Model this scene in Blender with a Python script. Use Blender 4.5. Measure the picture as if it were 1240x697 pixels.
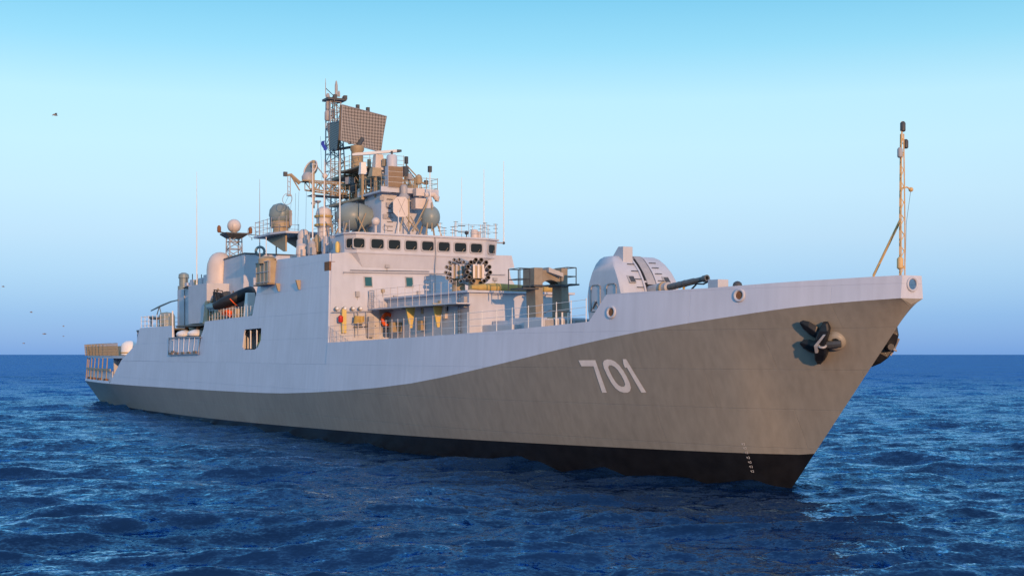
import bpy, bmesh, math, random
import numpy as np
from mathutils import Vector, Matrix
from mathutils.geometry import tessellate_polygon

random.seed(7)
for o in list(bpy.data.objects):
    bpy.data.objects.remove(o)
SC = bpy.context.scene
COL = SC.collection
R = math.radians
# World axes: X = metres aft of the bow, Y = metres to starboard, Z = height above the sea.

# ------------------------------------------------------------------ camera
FOC = 1600.0
BETA = math.atan(881 / FOC)
SB, CB = math.sin(BETA), math.cos(BETA)
CT, CS, CZ = -34.9, 36.3, 5.40
cam = bpy.data.cameras.new('camera')
cam.lens = 36 * FOC / 1240
cam.sensor_width = 36
cam.sensor_fit = 'HORIZONTAL'
cam.shift_y = 80.5 / 1240
cam.clip_start = 0.5
cam.clip_end = 120000
camo = bpy.data.objects.new('camera', cam)
COL.objects.link(camo)
camo.matrix_world = Matrix(((-SB, 0, -CB, CT), (-CB, 0, SB, CS), (0, 1, 0, CZ), (0, 0, 0, 1)))
SC.camera = camo

# ------------------------------------------------------------------ sky and sun
SUN_BEARING, SUN_ELEV = R(9), R(8.0)      # off the bow to starboard; height
sdir = Vector((-math.cos(SUN_BEARING) * math.cos(SUN_ELEV), math.sin(SUN_BEARING) * math.cos(SUN_ELEV), math.sin(SUN_ELEV)))
W = bpy.data.worlds.new('World')
SC.world = W
W.use_nodes = True
nt = W.node_tree
nt.nodes.clear()
out = nt.nodes.new('ShaderNodeOutputWorld')
sky = nt.nodes.new('ShaderNodeTexSky')
sky.sky_type = 'NISHITA'
sky.sun_disc = False
sky.sun_elevation = SUN_ELEV
sky.sun_rotation = math.atan2(sdir.x, sdir.y)
sky.air_density = 1.0
sky.dust_density = 0.6
sky.ozone_density = 2.5
bg1 = nt.nodes.new('ShaderNodeBackground')
bg1.inputs[1].default_value = 0.05
nt.links.new(sky.outputs[0], bg1.inputs[0])
tc = nt.nodes.new('ShaderNodeTexCoord')
sep = nt.nodes.new('ShaderNodeSeparateXYZ')
nt.links.new(tc.outputs['Generated'], sep.inputs[0])
ramp = nt.nodes.new('ShaderNodeValToRGB')
nt.links.new(sep.outputs[2], ramp.inputs[0])
def lin(c):
    return tuple(((x / 255) / 12.92 if x / 255 <= 0.04045 else ((x / 255 + 0.055) / 1.055) ** 2.4) for x in c)
SKY = [(0.0, (80, 150, 228)), (1.6, (104, 167, 234)), (3.4, (148, 192, 238)), (5.0, (174, 207, 239)),
       (6.8, (188, 221, 243)), (8.8, (192, 230, 246)), (10.8, (186, 231, 246)), (13.0, (146, 215, 240)), (15.2, (114, 197, 230)),
       (22, (140, 206, 248)), (40, (158, 204, 252)), (90, (130, 180, 246))]
el = ramp.color_ramp.elements
while len(el) > 1:
    el.remove(el[-1])
for i, (e, c) in enumerate(SKY):
    p = max(0.0, math.sin(R(e)))
    k = el[0] if i == 0 else el.new(p)
    k.position = p
    k.color = lin(c) + (1,)
bg2 = nt.nodes.new('ShaderNodeBackground')
nt.links.new(ramp.outputs[0], bg2.inputs[0])
bg2.inputs[1].default_value = 0.88
add = nt.nodes.new('ShaderNodeAddShader')
nt.links.new(bg1.outputs[0], add.inputs[0])
nt.links.new(bg2.outputs[0], add.inputs[1])
nt.links.new(add.outputs[0], out.inputs[0])
sl = bpy.data.lights.new('sun', 'SUN')
sl.energy = 3.7
sl.angle = R(0.5)
sl.color = (1.0, 0.53, 0.25)
so = bpy.data.objects.new('sun', sl)
COL.objects.link(so)
so.location = (-60, 20, 60)
so.rotation_euler = sdir.to_track_quat('Z', 'Y').to_euler()
SC.view_settings.view_transform = 'Standard'
SC.view_settings.look = 'None'
SC.view_settings.exposure = 0.0
SC.view_settings.gamma = 1.0
SC.cycles.max_bounces = 6

# ------------------------------------------------------------------ survey helpers: a sight line met with a real plane of the ship
def ray(u, v):
    a, b = (u - 620) / FOC, (429 - v) / FOC
    return (CB - a * SB, -SB - a * CB, b)
def S(u, v, s):
    d = ray(u, v); k = (s - CS) / d[1]
    return Vector((CT + k * d[0], s, CZ + k * d[2]))
def T(u, v, t):
    d = ray(u, v); k = (t - CT) / d[0]
    return Vector((t, CS + k * d[1], CZ + k * d[2]))
def D(u, v, f):
    d = ray(u, v)
    return Vector((CT + f * d[0], CS + f * d[1], CZ + f * d[2]))
def px(t, s):                                   # metres per photo pixel at a place
    return (CB * (t - CT) - SB * (s - CS)) / FOC

# ------------------------------------------------------------------ materials
def mat(name, col, rough=0.5, metal=0.0, var=0.06, scale=1.5, bump=0.0, bscale=8, streak=0.0, plates=0.0, spec=0.4, coat=0.0):
    m = bpy.data.materials.new(name)
    m.use_nodes = True
    n, l = m.node_tree.nodes, m.node_tree.links
    b = n['Principled BSDF']
    b.inputs['Roughness'].default_value = rough
    b.inputs['Metallic'].default_value = metal
    b.inputs['Specular IOR Level'].default_value = spec
    t = n.new('ShaderNodeTexCoord')
    no = n.new('ShaderNodeTexNoise')
    no.inputs['Scale'].default_value = scale
    no.inputs['Detail'].default_value = 6
    l.new(t.outputs['Object'], no.inputs['Vector'])
    mr = n.new('ShaderNodeMapRange')
    mr.inputs[1].default_value = 0.3; mr.inputs[2].default_value = 0.7
    mr.inputs[3].default_value = 1 - var; mr.inputs[4].default_value = 1 + var
    l.new(no.outputs[0], mr.inputs[0])
    val = mr.outputs[0]
    if streak:
        mp = n.new('ShaderNodeMapping')
        mp.inputs['Scale'].default_value = (2.2, 2.2, 0.12)
        l.new(t.outputs['Object'], mp.inputs[0])
        n2 = n.new('ShaderNodeTexNoise')
        n2.inputs['Scale'].default_value = 1.6; n2.inputs['Detail'].default_value = 5
        l.new(mp.outputs[0], n2.inputs['Vector'])
        m2 = n.new('ShaderNodeMapRange')
        m2.inputs[1].default_value = 0.35; m2.inputs[2].default_value = 0.75
        m2.inputs[3].default_value = 1 + streak * .4; m2.inputs[4].default_value = 1 - streak
        l.new(n2.outputs[0], m2.inputs[0])
        mm = n.new('ShaderNodeMath'); mm.operation = 'MULTIPLY'
        l.new(val, mm.inputs[0]); l.new(m2.outputs[0], mm.inputs[1])
        val = mm.outputs[0]
    mx = n.new('ShaderNodeVectorMath'); mx.operation = 'SCALE'
    mx.inputs[0].default_value = col
    l.new(val, mx.inputs['Scale'])
    l.new(mx.outputs[0], b.inputs['Base Color'])
    if bump or plates:
        h = None
        if plates:
            sp = n.new('ShaderNodeSeparateXYZ'); cb = n.new('ShaderNodeCombineXYZ')
            l.new(t.outputs['Object'], sp.inputs[0]); l.new(sp.outputs[0], cb.inputs[0]); l.new(sp.outputs[2], cb.inputs[1])
            br = n.new('ShaderNodeTexBrick')
            br.inputs['Scale'].default_value = 1.0
            br.inputs['Mortar Size'].default_value = 0.012
            br.inputs['Mortar Smooth'].default_value = 1.0
            br.inputs['Brick Width'].default_value = 6.0
            br.inputs['Row Height'].default_value = 1.6
            br.inputs['Color1'].default_value = (1, 1, 1, 1); br.inputs['Color2'].default_value = (1, 1, 1, 1)
            br.inputs['Mortar'].default_value = (0, 0, 0, 1)
            l.new(cb.outputs[0], br.inputs['Vector'])
            b1 = n.new('ShaderNodeBump'); b1.inputs['Strength'].default_value = plates; b1.inputs['Distance'].default_value = 0.02
            l.new(br.outputs['Color'], b1.inputs['Height'])
            h = b1.outputs[0]
        n3 = n.new('ShaderNodeTexNoise'); n3.inputs['Scale'].default_value = bscale; n3.inputs['Detail'].default_value = 2
        l.new(t.outputs['Object'], n3.inputs['Vector'])
        b2 = n.new('ShaderNodeBump'); b2.inputs['Strength'].default_value = bump or 0.05; b2.inputs['Distance'].default_value = 0.05
        l.new(n3.outputs[0], b2.inputs['Height'])
        if h: l.new(h, b2.inputs['Normal'])
        l.new(b2.outputs[0], b.inputs['Normal'])
    return m

M = {}
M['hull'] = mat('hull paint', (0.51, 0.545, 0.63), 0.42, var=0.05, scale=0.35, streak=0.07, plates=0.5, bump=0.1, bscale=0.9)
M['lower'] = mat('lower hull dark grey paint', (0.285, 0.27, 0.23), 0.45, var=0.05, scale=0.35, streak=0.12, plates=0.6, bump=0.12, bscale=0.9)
M['boot'] = mat('boot topping', (0.012, 0.012, 0.013), 0.35, var=0.3, scale=2)
M['paint'] = mat('grey ship paint', (0.47, 0.49, 0.54), 0.48, var=0.06, scale=0.8, streak=0.06, bump=0.06, bscale=2)
M['paint2'] = mat('grey fitting paint', (0.34, 0.34, 0.35), 0.5, var=0.12, scale=3)
M['dark'] = mat('dark steel', (0.06, 0.065, 0.07), 0.5, var=0.2, scale=4)
M['black'] = mat('black opening', (0.008, 0.008, 0.009), 0.7, var=0.1)  # flat black put in for the shade inside openings
M['tan'] = mat('buff steel', (0.34, 0.27, 0.17), 0.55, var=0.12, scale=2)  # one even buff tone for yards, braces and fittings
M['gold'] = mat('ochre canvas', (0.42, 0.29, 0.09), 0.8, var=0.15, scale=4, bump=0.4, bscale=6)
M['white'] = mat('white paint', (0.72, 0.71, 0.68), 0.45, var=0.05)
M['dome'] = mat('radome shell', (0.56, 0.50, 0.46), 0.45, var=0.05)
M['greendome'] = mat('grey green radome', (0.19, 0.24, 0.24), 0.4, var=0.08)
M['numeral'] = mat('white numeral paint', (0.74, 0.70, 0.66), 0.5, var=0.07, scale=5)
M['orange'] = mat('orange plastic', (0.75, 0.11, 0.02), 0.5)
M['red'] = mat('red paint', (0.5, 0.02, 0.02), 0.4)
M['rubber'] = mat('black rubber', (0.012, 0.014, 0.018), 0.45, var=0.2, scale=5)
M['brown'] = mat('brown panel', (0.22, 0.15, 0.09), 0.55, var=0.1, scale=3)
M['rust'] = mat('rusty steel', (0.20, 0.09, 0.04), 0.8, var=0.3, scale=6)
M['blue'] = mat('blue cloth', (0.02, 0.05, 0.4), 0.8)
M['bird'] = mat('gull plumage', (0.30, 0.28, 0.25), 0.8)
M['yellow'] = mat('sunlit fin and yellow paint', (0.62, 0.48, 0.16), 0.5, var=0.08)  # on the wall fins, sunlight is put into this yellow
M['steel'] = mat('gun metal', (0.10, 0.105, 0.11), 0.4, var=0.15, scale=4)
M['gantrym'] = mat('weathered gantry paint', (0.25, 0.215, 0.165), 0.6, var=0.18, scale=2)
M['ochre'] = mat('ochre mast paint', (0.60, 0.40, 0.17), 0.55, var=0.1, scale=3)
M['deckm'] = mat('deck paint', (0.10, 0.11, 0.10), 0.7, var=0.15)
def glass(name, col):
    m = bpy.data.materials.new(name); m.use_nodes = True
    b = m.node_tree.nodes['Principled BSDF']
    b.inputs['Base Color'].default_value = col + (1,)
    b.inputs['Roughness'].default_value = 0.06
    b.inputs['Specular IOR Level'].default_value = 0.25
    return m
M['glass'] = glass('dark window glass', (0.012, 0.016, 0.018))
M['teal'] = glass('teal port glass', (0.03, 0.11, 0.13))
# two tone grid of the air search array
def grid_mat():
    m = mat('array lattice', (0.2, 0.16, 0.12), 0.6)
    n, l = m.node_tree.nodes, m.node_tree.links
    b = n['Principled BSDF']
    uv = n.new('ShaderNodeUVMap')
    mp = n.new('ShaderNodeMapping'); mp.inputs['Rotation'].default_value = (0, 0, R(38)); mp.inputs['Scale'].default_value = (21, 17, 1)
    l.new(uv.outputs[0], mp.inputs[0])
    ch = n.new('ShaderNodeTexChecker'); ch.inputs['Scale'].default_value = 1.0
    ch.inputs['Color1'].default_value = (0.38, 0.34, 0.30, 1); ch.inputs['Color2'].default_value = (0.17, 0.15, 0.13, 1)
    l.new(mp.outputs[0], ch.inputs['Vector'])
    l.new(ch.outputs[0], b.inputs['Base Color'])
    return m
M['array'] = grid_mat()

# ------------------------------------------------------------------ mesh builder
WO = {}
class MB:
    def __init__(self):
        self.v, self.f, self.m, self.s, self.names, self.uv = [], [], [], [], [], {}
    def mi(self, name):
        if name not in self.names: self.names.append(name)
        return self.names.index(name)
    def add(self, vs, fs, m='paint', smooth=False):
        o = len(self.v); k = self.mi(m)
        self.v += [tuple(p) for p in vs]
        for f in fs:
            self.f.append([i + o for i in f]); self.m.append(k); self.s.append(smooth)
        return self
    def hexa(self, a, b, m='paint'):             # bottom ring a, top ring b (same count)
        n = len(a)
        fs = [list(range(n))[::-1], [n + i for i in range(n)]] + [[i, (i + 1) % n, n + (i + 1) % n, n + i] for i in range(n)]
        return self.add(list(a) + list(b), fs, m)
    def box(self, c, size, m='paint', rz=0.0, ry=0.0):
        hx, hy, hz = (q / 2 for q in size)
        rot = Matrix.Rotation(rz, 3, 'Z') @ Matrix.Rotation(ry, 3, 'Y')
        c = Vector(c)
        P = lambda x, y, z: c + rot @ Vector((x, y, z))
        return self.hexa([P(-hx, -hy, -hz), P(hx, -hy, -hz), P(hx, hy, -hz), P(-hx, hy, -hz)],
                         [P(-hx, -hy, hz), P(hx, -hy, hz), P(hx, hy, hz), P(-hx, hy, hz)], m)
    def span(self, t0, t1, s0, s1, z0, z1, m='paint'):
        return self.box(((t0 + t1) / 2, (s0 + s1) / 2, (z0 + z1) / 2), (abs(t1 - t0), abs(s1 - s0), abs(z1 - z0)), m)
    def tube(self, pts, r, m='paint', n=6, cap=True):
        pts = [Vector(p) for p in pts]
        rr = r if isinstance(r, (list, tuple)) else [r] * len(pts)
        rings = []
        for i, p in enumerate(pts):
            d = (pts[min(i + 1, len(pts) - 1)] - pts[max(i - 1, 0)])
            if d.length < 1e-9: d = Vector((0, 0, 1))
            d.normalize()
            a = Vector((0, 0, 1)) if abs(d.z) < 0.9 else Vector((1, 0, 0))
            x = d.cross(a).normalized(); y = d.cross(x)
            rings.append([p + (x * math.cos(2 * math.pi * k / n) + y * math.sin(2 * math.pi * k / n)) * rr[i] for k in range(n)])
        self.loft(rings, m, True, cap)
        return self
    def loft(self, rings, m='paint', smooth=True, cap=True):
        n = len(rings[0])
        vs = [p for r_ in rings for p in r_]
        fs = []
        for i in range(len(rings) - 1):
            for k in range(n):
                a, b = i * n + k, i * n + (k + 1) % n
                fs.append([a, b, b + n, a + n])
        self.add(vs, fs, m, smooth)
        if cap:
            self.add(rings[0], [list(range(n))], m); self.add(rings[-1], [list(range(n))[::-1]], m)
        return self
    def lathe(self, c, prof, n=16, m='paint', axis=(0, 0, 1), smooth=True):
        c = Vector(c); d = Vector(axis).normalized()
        a = Vector((1, 0, 0)) if abs(d.x) < 0.9 else Vector((0, 1, 0))
        x = d.cross(a).normalized(); y = d.cross(x)
        rings = [[c + d * h + (x * math.cos(2 * math.pi * k / n) + y * math.sin(2 * math.pi * k / n)) * max(r_, 1e-4) for k in range(n)] for r_, h in prof]
        return self.loft(rings, m, smooth)
    def ball(self, c, r, m='dome', n=18, k=10, sz=1.0, axis=(0, 0, 1)):
        return self.lathe(c, [(r * math.sin(math.pi * i / k), -r * sz * math.cos(math.pi * i / k)) for i in range(k + 1)], n, m, axis)
    def torus(self, c, Rr, r, m='paint', axis=(0, 0, 1), n=20, k=8, a0=0, a1=2 * math.pi):
        c = Vector(c); d = Vector(axis).normalized()
        a = Vector((1, 0, 0)) if abs(d.x) < 0.9 else Vector((0, 1, 0))
        x = d.cross(a).normalized(); y = d.cross(x)
        vs, fs = [], []
        for i in range(n):
            th = 2 * math.pi * i / n
            e = x * math.cos(th) + y * math.sin(th)
            for j in range(k):
                ph = 2 * math.pi * j / k
                vs.append(c + e * (Rr + r * math.cos(ph)) + d * r * math.sin(ph))
        for i in range(n):
            for j in range(k):
                fs.append([i * k + j, ((i + 1) % n) * k + j, ((i + 1) % n) * k + (j + 1) % k, i * k + (j + 1) % k])
        return self.add(vs, fs, m, True)
    def slab(self, outer, thick, m='paint', holes=()):   # polygon (3-D, planar) with holes, extruded by vector
        loops = [list(map(Vector, outer))] + [list(map(Vector, h)) for h in holes]
        flat = [p for lp in loops for p in lp]
        tris = tessellate_polygon(loops)
        th = Vector(thick)
        n = len(flat)
        fs = [list(t_) for t_ in tris] + [[i + n for i in t_[::-1]] for t_ in tris]
        o = 0
        for lp in loops:
            q = len(lp)
            for i in range(q):
                a, b = o + i, o + (i + 1) % q
                fs.append([a, b, b + n, a + n])
            o += q
        return self.add(flat + [p + th for p in flat], fs, m)
    def build(self, name, parent=None, bevel=0.0, origin=None, label=None):
        V = np.array([tuple(p) for p in self.v])
        if origin is None:
            mn, mx_ = V.min(0), V.max(0)
            origin = ((mn[0] + mx_[0]) / 2, (mn[1] + mx_[1]) / 2, mn[2])
        origin = Vector(origin)
        me = bpy.data.meshes.new(name)
        me.from_pydata([Vector(p) - origin for p in self.v], [], self.f)
        for nm in self.names: me.materials.append(M[nm])
        me.polygons.foreach_set('material_index', self.m)
        me.polygons.foreach_set('use_smooth', self.s)
        me.update()
        bm = bmesh.new(); bm.from_mesh(me)
        bmesh.ops.recalc_face_normals(bm, faces=bm.faces)
        bm.to_mesh(me); bm.free()
        if any(self.s): me.set_sharp_from_angle(angle=R(40))
        o = bpy.data.objects.new(name, me)
        COL.objects.link(o)
        if parent is not None:
            o.parent = parent
            o.location = origin - WO[parent.name]
        else:
            o.location = origin
        WO[o.name] = origin
        if bevel:
            bv = o.modifiers.new('bevel', 'BEVEL'); bv.width = bevel; bv.segments = 2; bv.limit_method = 'ANGLE'; bv.angle_limit = R(35)
        if label: o['label'] = label
        return o
def tag(o, label, cat, group=None, kind=None):
    o['label'] = label; o['category'] = cat
    if group: o['group'] = group
    if kind: o['kind'] = kind
    return o
def empty(name, loc, label, cat, group=None):
    o = bpy.data.objects.new(name, None); COL.objects.link(o); o.location = loc
    WO[o.name] = Vector(loc)
    return tag(o, label, cat, group)
def copy_part(o, parent, origin):
    c = o.copy(); COL.objects.link(c); c.parent = parent
    c.location = Vector(origin) - (WO[parent.name] if parent is not None else Vector((0, 0, 0)))
    WO[c.name] = Vector(origin)
    return c
def curve(pts):                                  # monotone cubic through points
    xs = [p[0] for p in pts]; ys = [p[1] for p in pts]; n = len(xs)
    d = [(ys[i + 1] - ys[i]) / (xs[i + 1] - xs[i]) for i in range(n - 1)]
    g = [d[0]] + [0 if d[i - 1] * d[i] <= 0 else 2 * d[i - 1] * d[i] / (d[i - 1] + d[i]) for i in range(1, n - 1)] + [d[-1]]
    def f(x):
        if x <= xs[0]: return ys[0]
        if x >= xs[-1]: return ys[-1]
        i = 0
        while xs[i + 1] < x: i += 1
        h = xs[i + 1] - xs[i]; q = (x - xs[i]) / h
        return ((2 * q**3 - 3 * q**2 + 1) * ys[i] + (q**3 - 2 * q**2 + q) * h * g[i] + (-2 * q**3 + 3 * q**2) * ys[i + 1] + (q**3 - q**2) * h * g[i + 1])
    return f

# ------------------------------------------------------------------ the sea
RIPPLES = ((0.6, 0.3, 0.4), (1.8, 0.7, 0.4), (5.0, 0.95, 0.5), (15.0, 0.9, 0.6))
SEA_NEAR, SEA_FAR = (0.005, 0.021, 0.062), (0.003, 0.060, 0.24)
SEA_TINT = (0.40, 0.70, 1.0)
SEA_GLOSS = (0.95, 0.40)
def build_sea():
    rng = np.random.default_rng(11)
    rad = [9.0]
    while rad[-1] < 420: rad.append(rad[-1] * 1.0040)
    while rad[-1] < 1800: rad.append(rad[-1] * 1.0065)
    while rad[-1] < 60000: rad.append(rad[-1] * 1.03)
    rad = np.array(rad)
    a0 = math.atan2(-SB, CB)
    fine = np.arange(-R(31), R(31), 0.0030)
    coarse = np.linspace(R(31), 2 * math.pi - R(31), 90)[0:]
    ang = np.concatenate([fine, coarse]) + a0
    nr, na = len(rad), len(ang)
    RR, AA = np.meshgrid(rad, ang, indexing='ij')
    X = CT + RR * np.cos(AA); Y = CS + RR * np.sin(AA)
    Z = np.zeros_like(X); DX = np.zeros_like(X); DY = np.zeros_like(X)
    cell = np.maximum(RR * np.where(RR < 420, 0.0040, np.where(RR < 1800, 0.0065, 0.03)), 0.02)
    base = a0 + R(8)                              # waves run roughly along the view
    N = 160
    for i in range(N):
        lam = 0.4 * (24 / 0.4) ** ((i + rng.random()) / N)
        th = base + rng.normal(0, 0.36 if lam > 2 else 0.55) + (math.pi if rng.random() < 0.15 else 0)
        k = 2 * math.pi / lam
        amp = 0.0072 * lam ** 0.62 * (1.0 if lam < 6 else (6 / lam) ** 0.9) * (0.6 + 0.8 * rng.random())
        if lam > 3: amp *= 1.35
        fade = np.clip((lam / cell - 2.5) / 4.0, 0, 1)
        kx, ky = k * math.cos(th), k * math.sin(th)
        ph = kx * X + ky * Y + rng.random() * 6.283
        c_, s_ = np.cos(ph), np.sin(ph)
        Z += amp * fade * c_
        q = 0.75
        DX -= q * amp * fade * math.cos(th) * s_; DY -= q * amp * fade * math.sin(th) * s_
    X = X + DX; Y = Y + DY
    co = np.stack([X, Y, Z], -1).reshape(-1, 3)
    i = np.arange(nr - 1)[:, None]; j = np.arange(na)[None, :]
    j2 = (j + 1) % na
    q = np.stack([i * na + j, (i + 1) * na + j, (i + 1) * na + j2, i * na + j2], -1).reshape(-1, 4)
    cap = np.arange(na)
    me = bpy.data.meshes.new('sea')
    nv = len(co) + 1; nf = len(q) + na
    me.vertices.add(nv)
    co = np.vstack([co, [[CT, CS, 0.0]]])
    me.vertices.foreach_set('co', co.ravel().astype(np.float32))
    tri = np.stack([np.full(na, nv - 1), cap, (cap + 1) % na], -1)
    loops = np.concatenate([q.ravel(), tri.ravel()])
    me.loops.add(len(loops)); me.loops.foreach_set('vertex_index', loops.astype(np.int32))
    st = np.concatenate([np.arange(len(q)) * 4, len(q) * 4 + np.arange(na) * 3])
    me.polygons.add(nf); me.polygons.foreach_set('loop_start', st.astype(np.int32))
    me.update(calc_edges=True); me.validate()
    me.polygons.foreach_set('use_smooth', np.ones(len(me.polygons), bool))
    m = bpy.data.materials.new('sea water'); m.use_nodes = True
    n, l = m.node_tree.nodes, m.node_tree.links
    n.remove(n['Principled BSDF'])
    ob_ = n.new('ShaderNodeTexCoord')
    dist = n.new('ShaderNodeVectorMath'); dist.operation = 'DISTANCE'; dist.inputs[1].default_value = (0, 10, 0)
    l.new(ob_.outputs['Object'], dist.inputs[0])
    def far_mix(near, far, d0, d1):                    # with distance, painted blue and less gloss stand in for wave-face reflection
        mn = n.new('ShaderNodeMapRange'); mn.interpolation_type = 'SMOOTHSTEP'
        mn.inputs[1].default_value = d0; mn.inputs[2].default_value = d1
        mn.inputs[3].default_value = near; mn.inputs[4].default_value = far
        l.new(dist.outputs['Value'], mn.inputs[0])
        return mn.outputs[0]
    wp = n.new('ShaderNodeMapping'); wp.vector_type = 'TEXTURE'; wp.inputs['Rotation'].default_value = (0, 0, base); wp.inputs['Scale'].default_value = (14, 40, 1)
    l.new(ob_.outputs['Object'], wp.inputs[0])
    wn = n.new('ShaderNodeTexNoise'); wn.inputs['Scale'].default_value = 1.0; wn.inputs['Detail'].default_value = 7; wn.inputs['Roughness'].default_value = 0.65
    l.new(wp.outputs[0], wn.inputs['Vector'])
    wv = n.new('ShaderNodeMapRange'); wv.inputs[1].default_value = 0.3; wv.inputs[2].default_value = 0.7; wv.inputs[3].default_value = 0.68; wv.inputs[4].default_value = 1.32
    l.new(wn.outputs[0], wv.inputs[0])
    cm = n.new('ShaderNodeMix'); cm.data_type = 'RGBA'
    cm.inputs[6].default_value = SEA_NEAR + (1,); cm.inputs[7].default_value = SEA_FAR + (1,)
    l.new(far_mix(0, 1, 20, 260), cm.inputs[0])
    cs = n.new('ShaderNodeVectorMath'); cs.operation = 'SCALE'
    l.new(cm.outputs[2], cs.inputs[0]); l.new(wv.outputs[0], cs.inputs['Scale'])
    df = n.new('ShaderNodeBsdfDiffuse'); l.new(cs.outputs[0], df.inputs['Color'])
    gl = n.new('ShaderNodeBsdfGlossy'); gl.inputs['Color'].default_value = SEA_TINT + (1,)
    l.new(far_mix(0.06, 0.22, 40, 500), gl.inputs['Roughness'])
    fr = n.new('ShaderNodeFresnel'); fr.inputs['IOR'].default_value = 1.333
    fm = n.new('ShaderNodeMath'); fm.operation = 'MULTIPLY'
    l.new(fr.outputs[0], fm.inputs[0]); l.new(far_mix(*SEA_GLOSS, 20, 330), fm.inputs[1])
    ms = n.new('ShaderNodeMixShader')
    l.new(fm.outputs[0], ms.inputs[0]); l.new(df.outputs[0], ms.inputs[1]); l.new(gl.outputs[0], ms.inputs[2])
    l.new(ms.outputs[0], n['Material Output'].inputs[0])
    t = n.new('ShaderNodeTexCoord')
    geo = n.new('ShaderNodeNewGeometry')
    acc = geo.outputs['Normal']
    for sc_, k_, asp in RIPPLES:                       # wind ripples: sloped facets, the same at any distance
        mp = n.new('ShaderNodeMapping')
        mp.vector_type = 'TEXTURE'
        mp.inputs['Rotation'].default_value = (0, 0, base)
        mp.inputs['Scale'].default_value = (1, 1 / asp, 1)
        l.new(t.outputs['Object'], mp.inputs[0])
        no = n.new('ShaderNodeTexNoise'); no.inputs['Scale'].default_value = sc_; no.inputs['Detail'].default_value = 2.5
        l.new(mp.outputs[0], no.inputs['Vector'])
        sb = n.new('ShaderNodeVectorMath'); sb.operation = 'SUBTRACT'; sb.inputs[1].default_value = (0.5, 0.5, 0.5)
        l.new(no.outputs['Color'], sb.inputs[0])
        ml = n.new('ShaderNodeVectorMath'); ml.operation = 'MULTIPLY'; ml.inputs[1].default_value = (k_, k_, 0)
        l.new(sb.outputs[0], ml.inputs[0])
        ad = n.new('ShaderNodeVectorMath'); ad.operation = 'ADD'
        l.new(acc, ad.inputs[0]); l.new(ml.outputs[0], ad.inputs[1])
        acc = ad.outputs[0]
    nm = n.new('ShaderNodeVectorMath'); nm.operation = 'NORMALIZE'
    l.new(acc, nm.inputs[0])
    prev = nm.outputs[0]
    for nd in (df, gl, fr): l.new(prev, nd.inputs['Normal'])
    me.materials.append(m)
    o = bpy.data.objects.new('sea', me); COL.objects.link(o)
    tag(o, 'deep blue choppy sea reaching to the horizon around the grey warship', 'sea', kind='structure')
build_sea()

# ------------------------------------------------------------------ the warship
SHIP = empty('warship', (60, 0, 0), 'grey naval frigate with white number 701 on its flared bow', 'warship')

stem = lambda z: 7.08 - 0.903 * z                     # straight raked stem on the centreline
KB = curve([(0.55, 0.56), (1.6, 1.1), (3.2, 1.80), (5, 2.6), (7.2, 3.33), (11.3, 4.5), (16, 5.42), (21.2, 6.3), (28.9, 7.13), (36, 7.5), (42, 7.6), (50, 7.6), (100, 7.6), (112, 7.0), (121, 6.2)])
KZ = curve([(0.55, 7.46), (3.2, 7.31), (7.2, 6.89), (11.3, 6.40), (16, 5.72), (21.2, 4.90), (28.9, 3.90), (34, 3.5), (39.6, 3.2), (51, 2.8), (66, 2.65), (80, 2.56), (93, 2.49), (121, 2.42)])
BB = curve([(6, 0.0), (7.4, 0.95), (10.7, 2.25), (17.2, 4.05), (22.3, 5.15), (29.7, 6.25), (36, 6.7), (42, 6.88), (60, 6.95), (86, 6.6), (108, 5.7), (121, 4.85)])
ZB = curve([(5, 1.37), (22, 1.12), (42, 0.78), (60, 0.48), (86, 0.2), (108, 0.06), (121, 0.0)])
TUMBLE = 0.085
def side_s(t, z):                                     # upper plating above the knuckle
    return KB(t) - TUMBLE * (z - KZ(t))
def under_s(t, z):                                    # flare below the knuckle
    zk = KZ(t); k = KB(t)
    zb, b = ZB(t), BB(t)
    z0 = max((7.08 - t) / 0.903, -2.0)
    if t < 8.2:
        x = max(0, (z - z0) / max(zk - z0, 1e-6))
        p = 1.0 + 0.12 * min(1, t / 6)
        if t > 6.2:
            xb = (zb - z0) / (zk - z0); pb = math.log(max(b, .05) / k) / math.log(xb)
            q = min(1, (t - 6.2) / 1.6)
            p = p * (1 - q) + pb * q
        return k * x ** p
    bot = b * min(0.86, 0.86 * ((t - 8.2) / 30) ** 0.6)
    xb = (zb + 2) / (zk + 2)
    pb = math.log((b - bot) / (k - bot)) / math.log(xb)
    return bot + (k - bot) * max(0, (z + 2) / (zk + 2)) ** pb
def hull_s(t, z):
    return side_s(t, z) if z >= KZ(t) else under_s(t, z)
TOPZ = [(0.55, 8.30), (1.5, 8.28), (3.9, 8.22), (8.2, 8.09), (12, 8.06), (13.7, 8.02), (14.7, 6.86), (18, 6.68), (21.5, 6.53), (29.2, 6.32), (41.0, 6.12)]
def topz(t):
    for (a, b), (c, d) in zip(TOPZ, TOPZ[1:]):
        if t <= c: return b + (d - b) * max(0, (t - a)) / (c - a)
    return TOPZ[-1][1]
def on_hull(u, v, off=0.0):                           # sight line met with the starboard plating
    lo, hi = 20.0, 190.0
    d = ray(u, v)
    g = lambda k: (CS + k * d[1]) - hull_s(CT + k * d[0], CZ + k * d[2])
    a = 25.0
    while a < 190 and g(a) > 0: a += 0.25
    lo, hi = a - 0.25, a
    for _ in range(40):
        mdl = (lo + hi) / 2
        if g(mdl) > 0: lo = mdl
        else: hi = mdl
    k = hi
    t, z = CT + k * d[0], CZ + k * d[2]
    return hull_pt(t, z, off)
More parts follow.
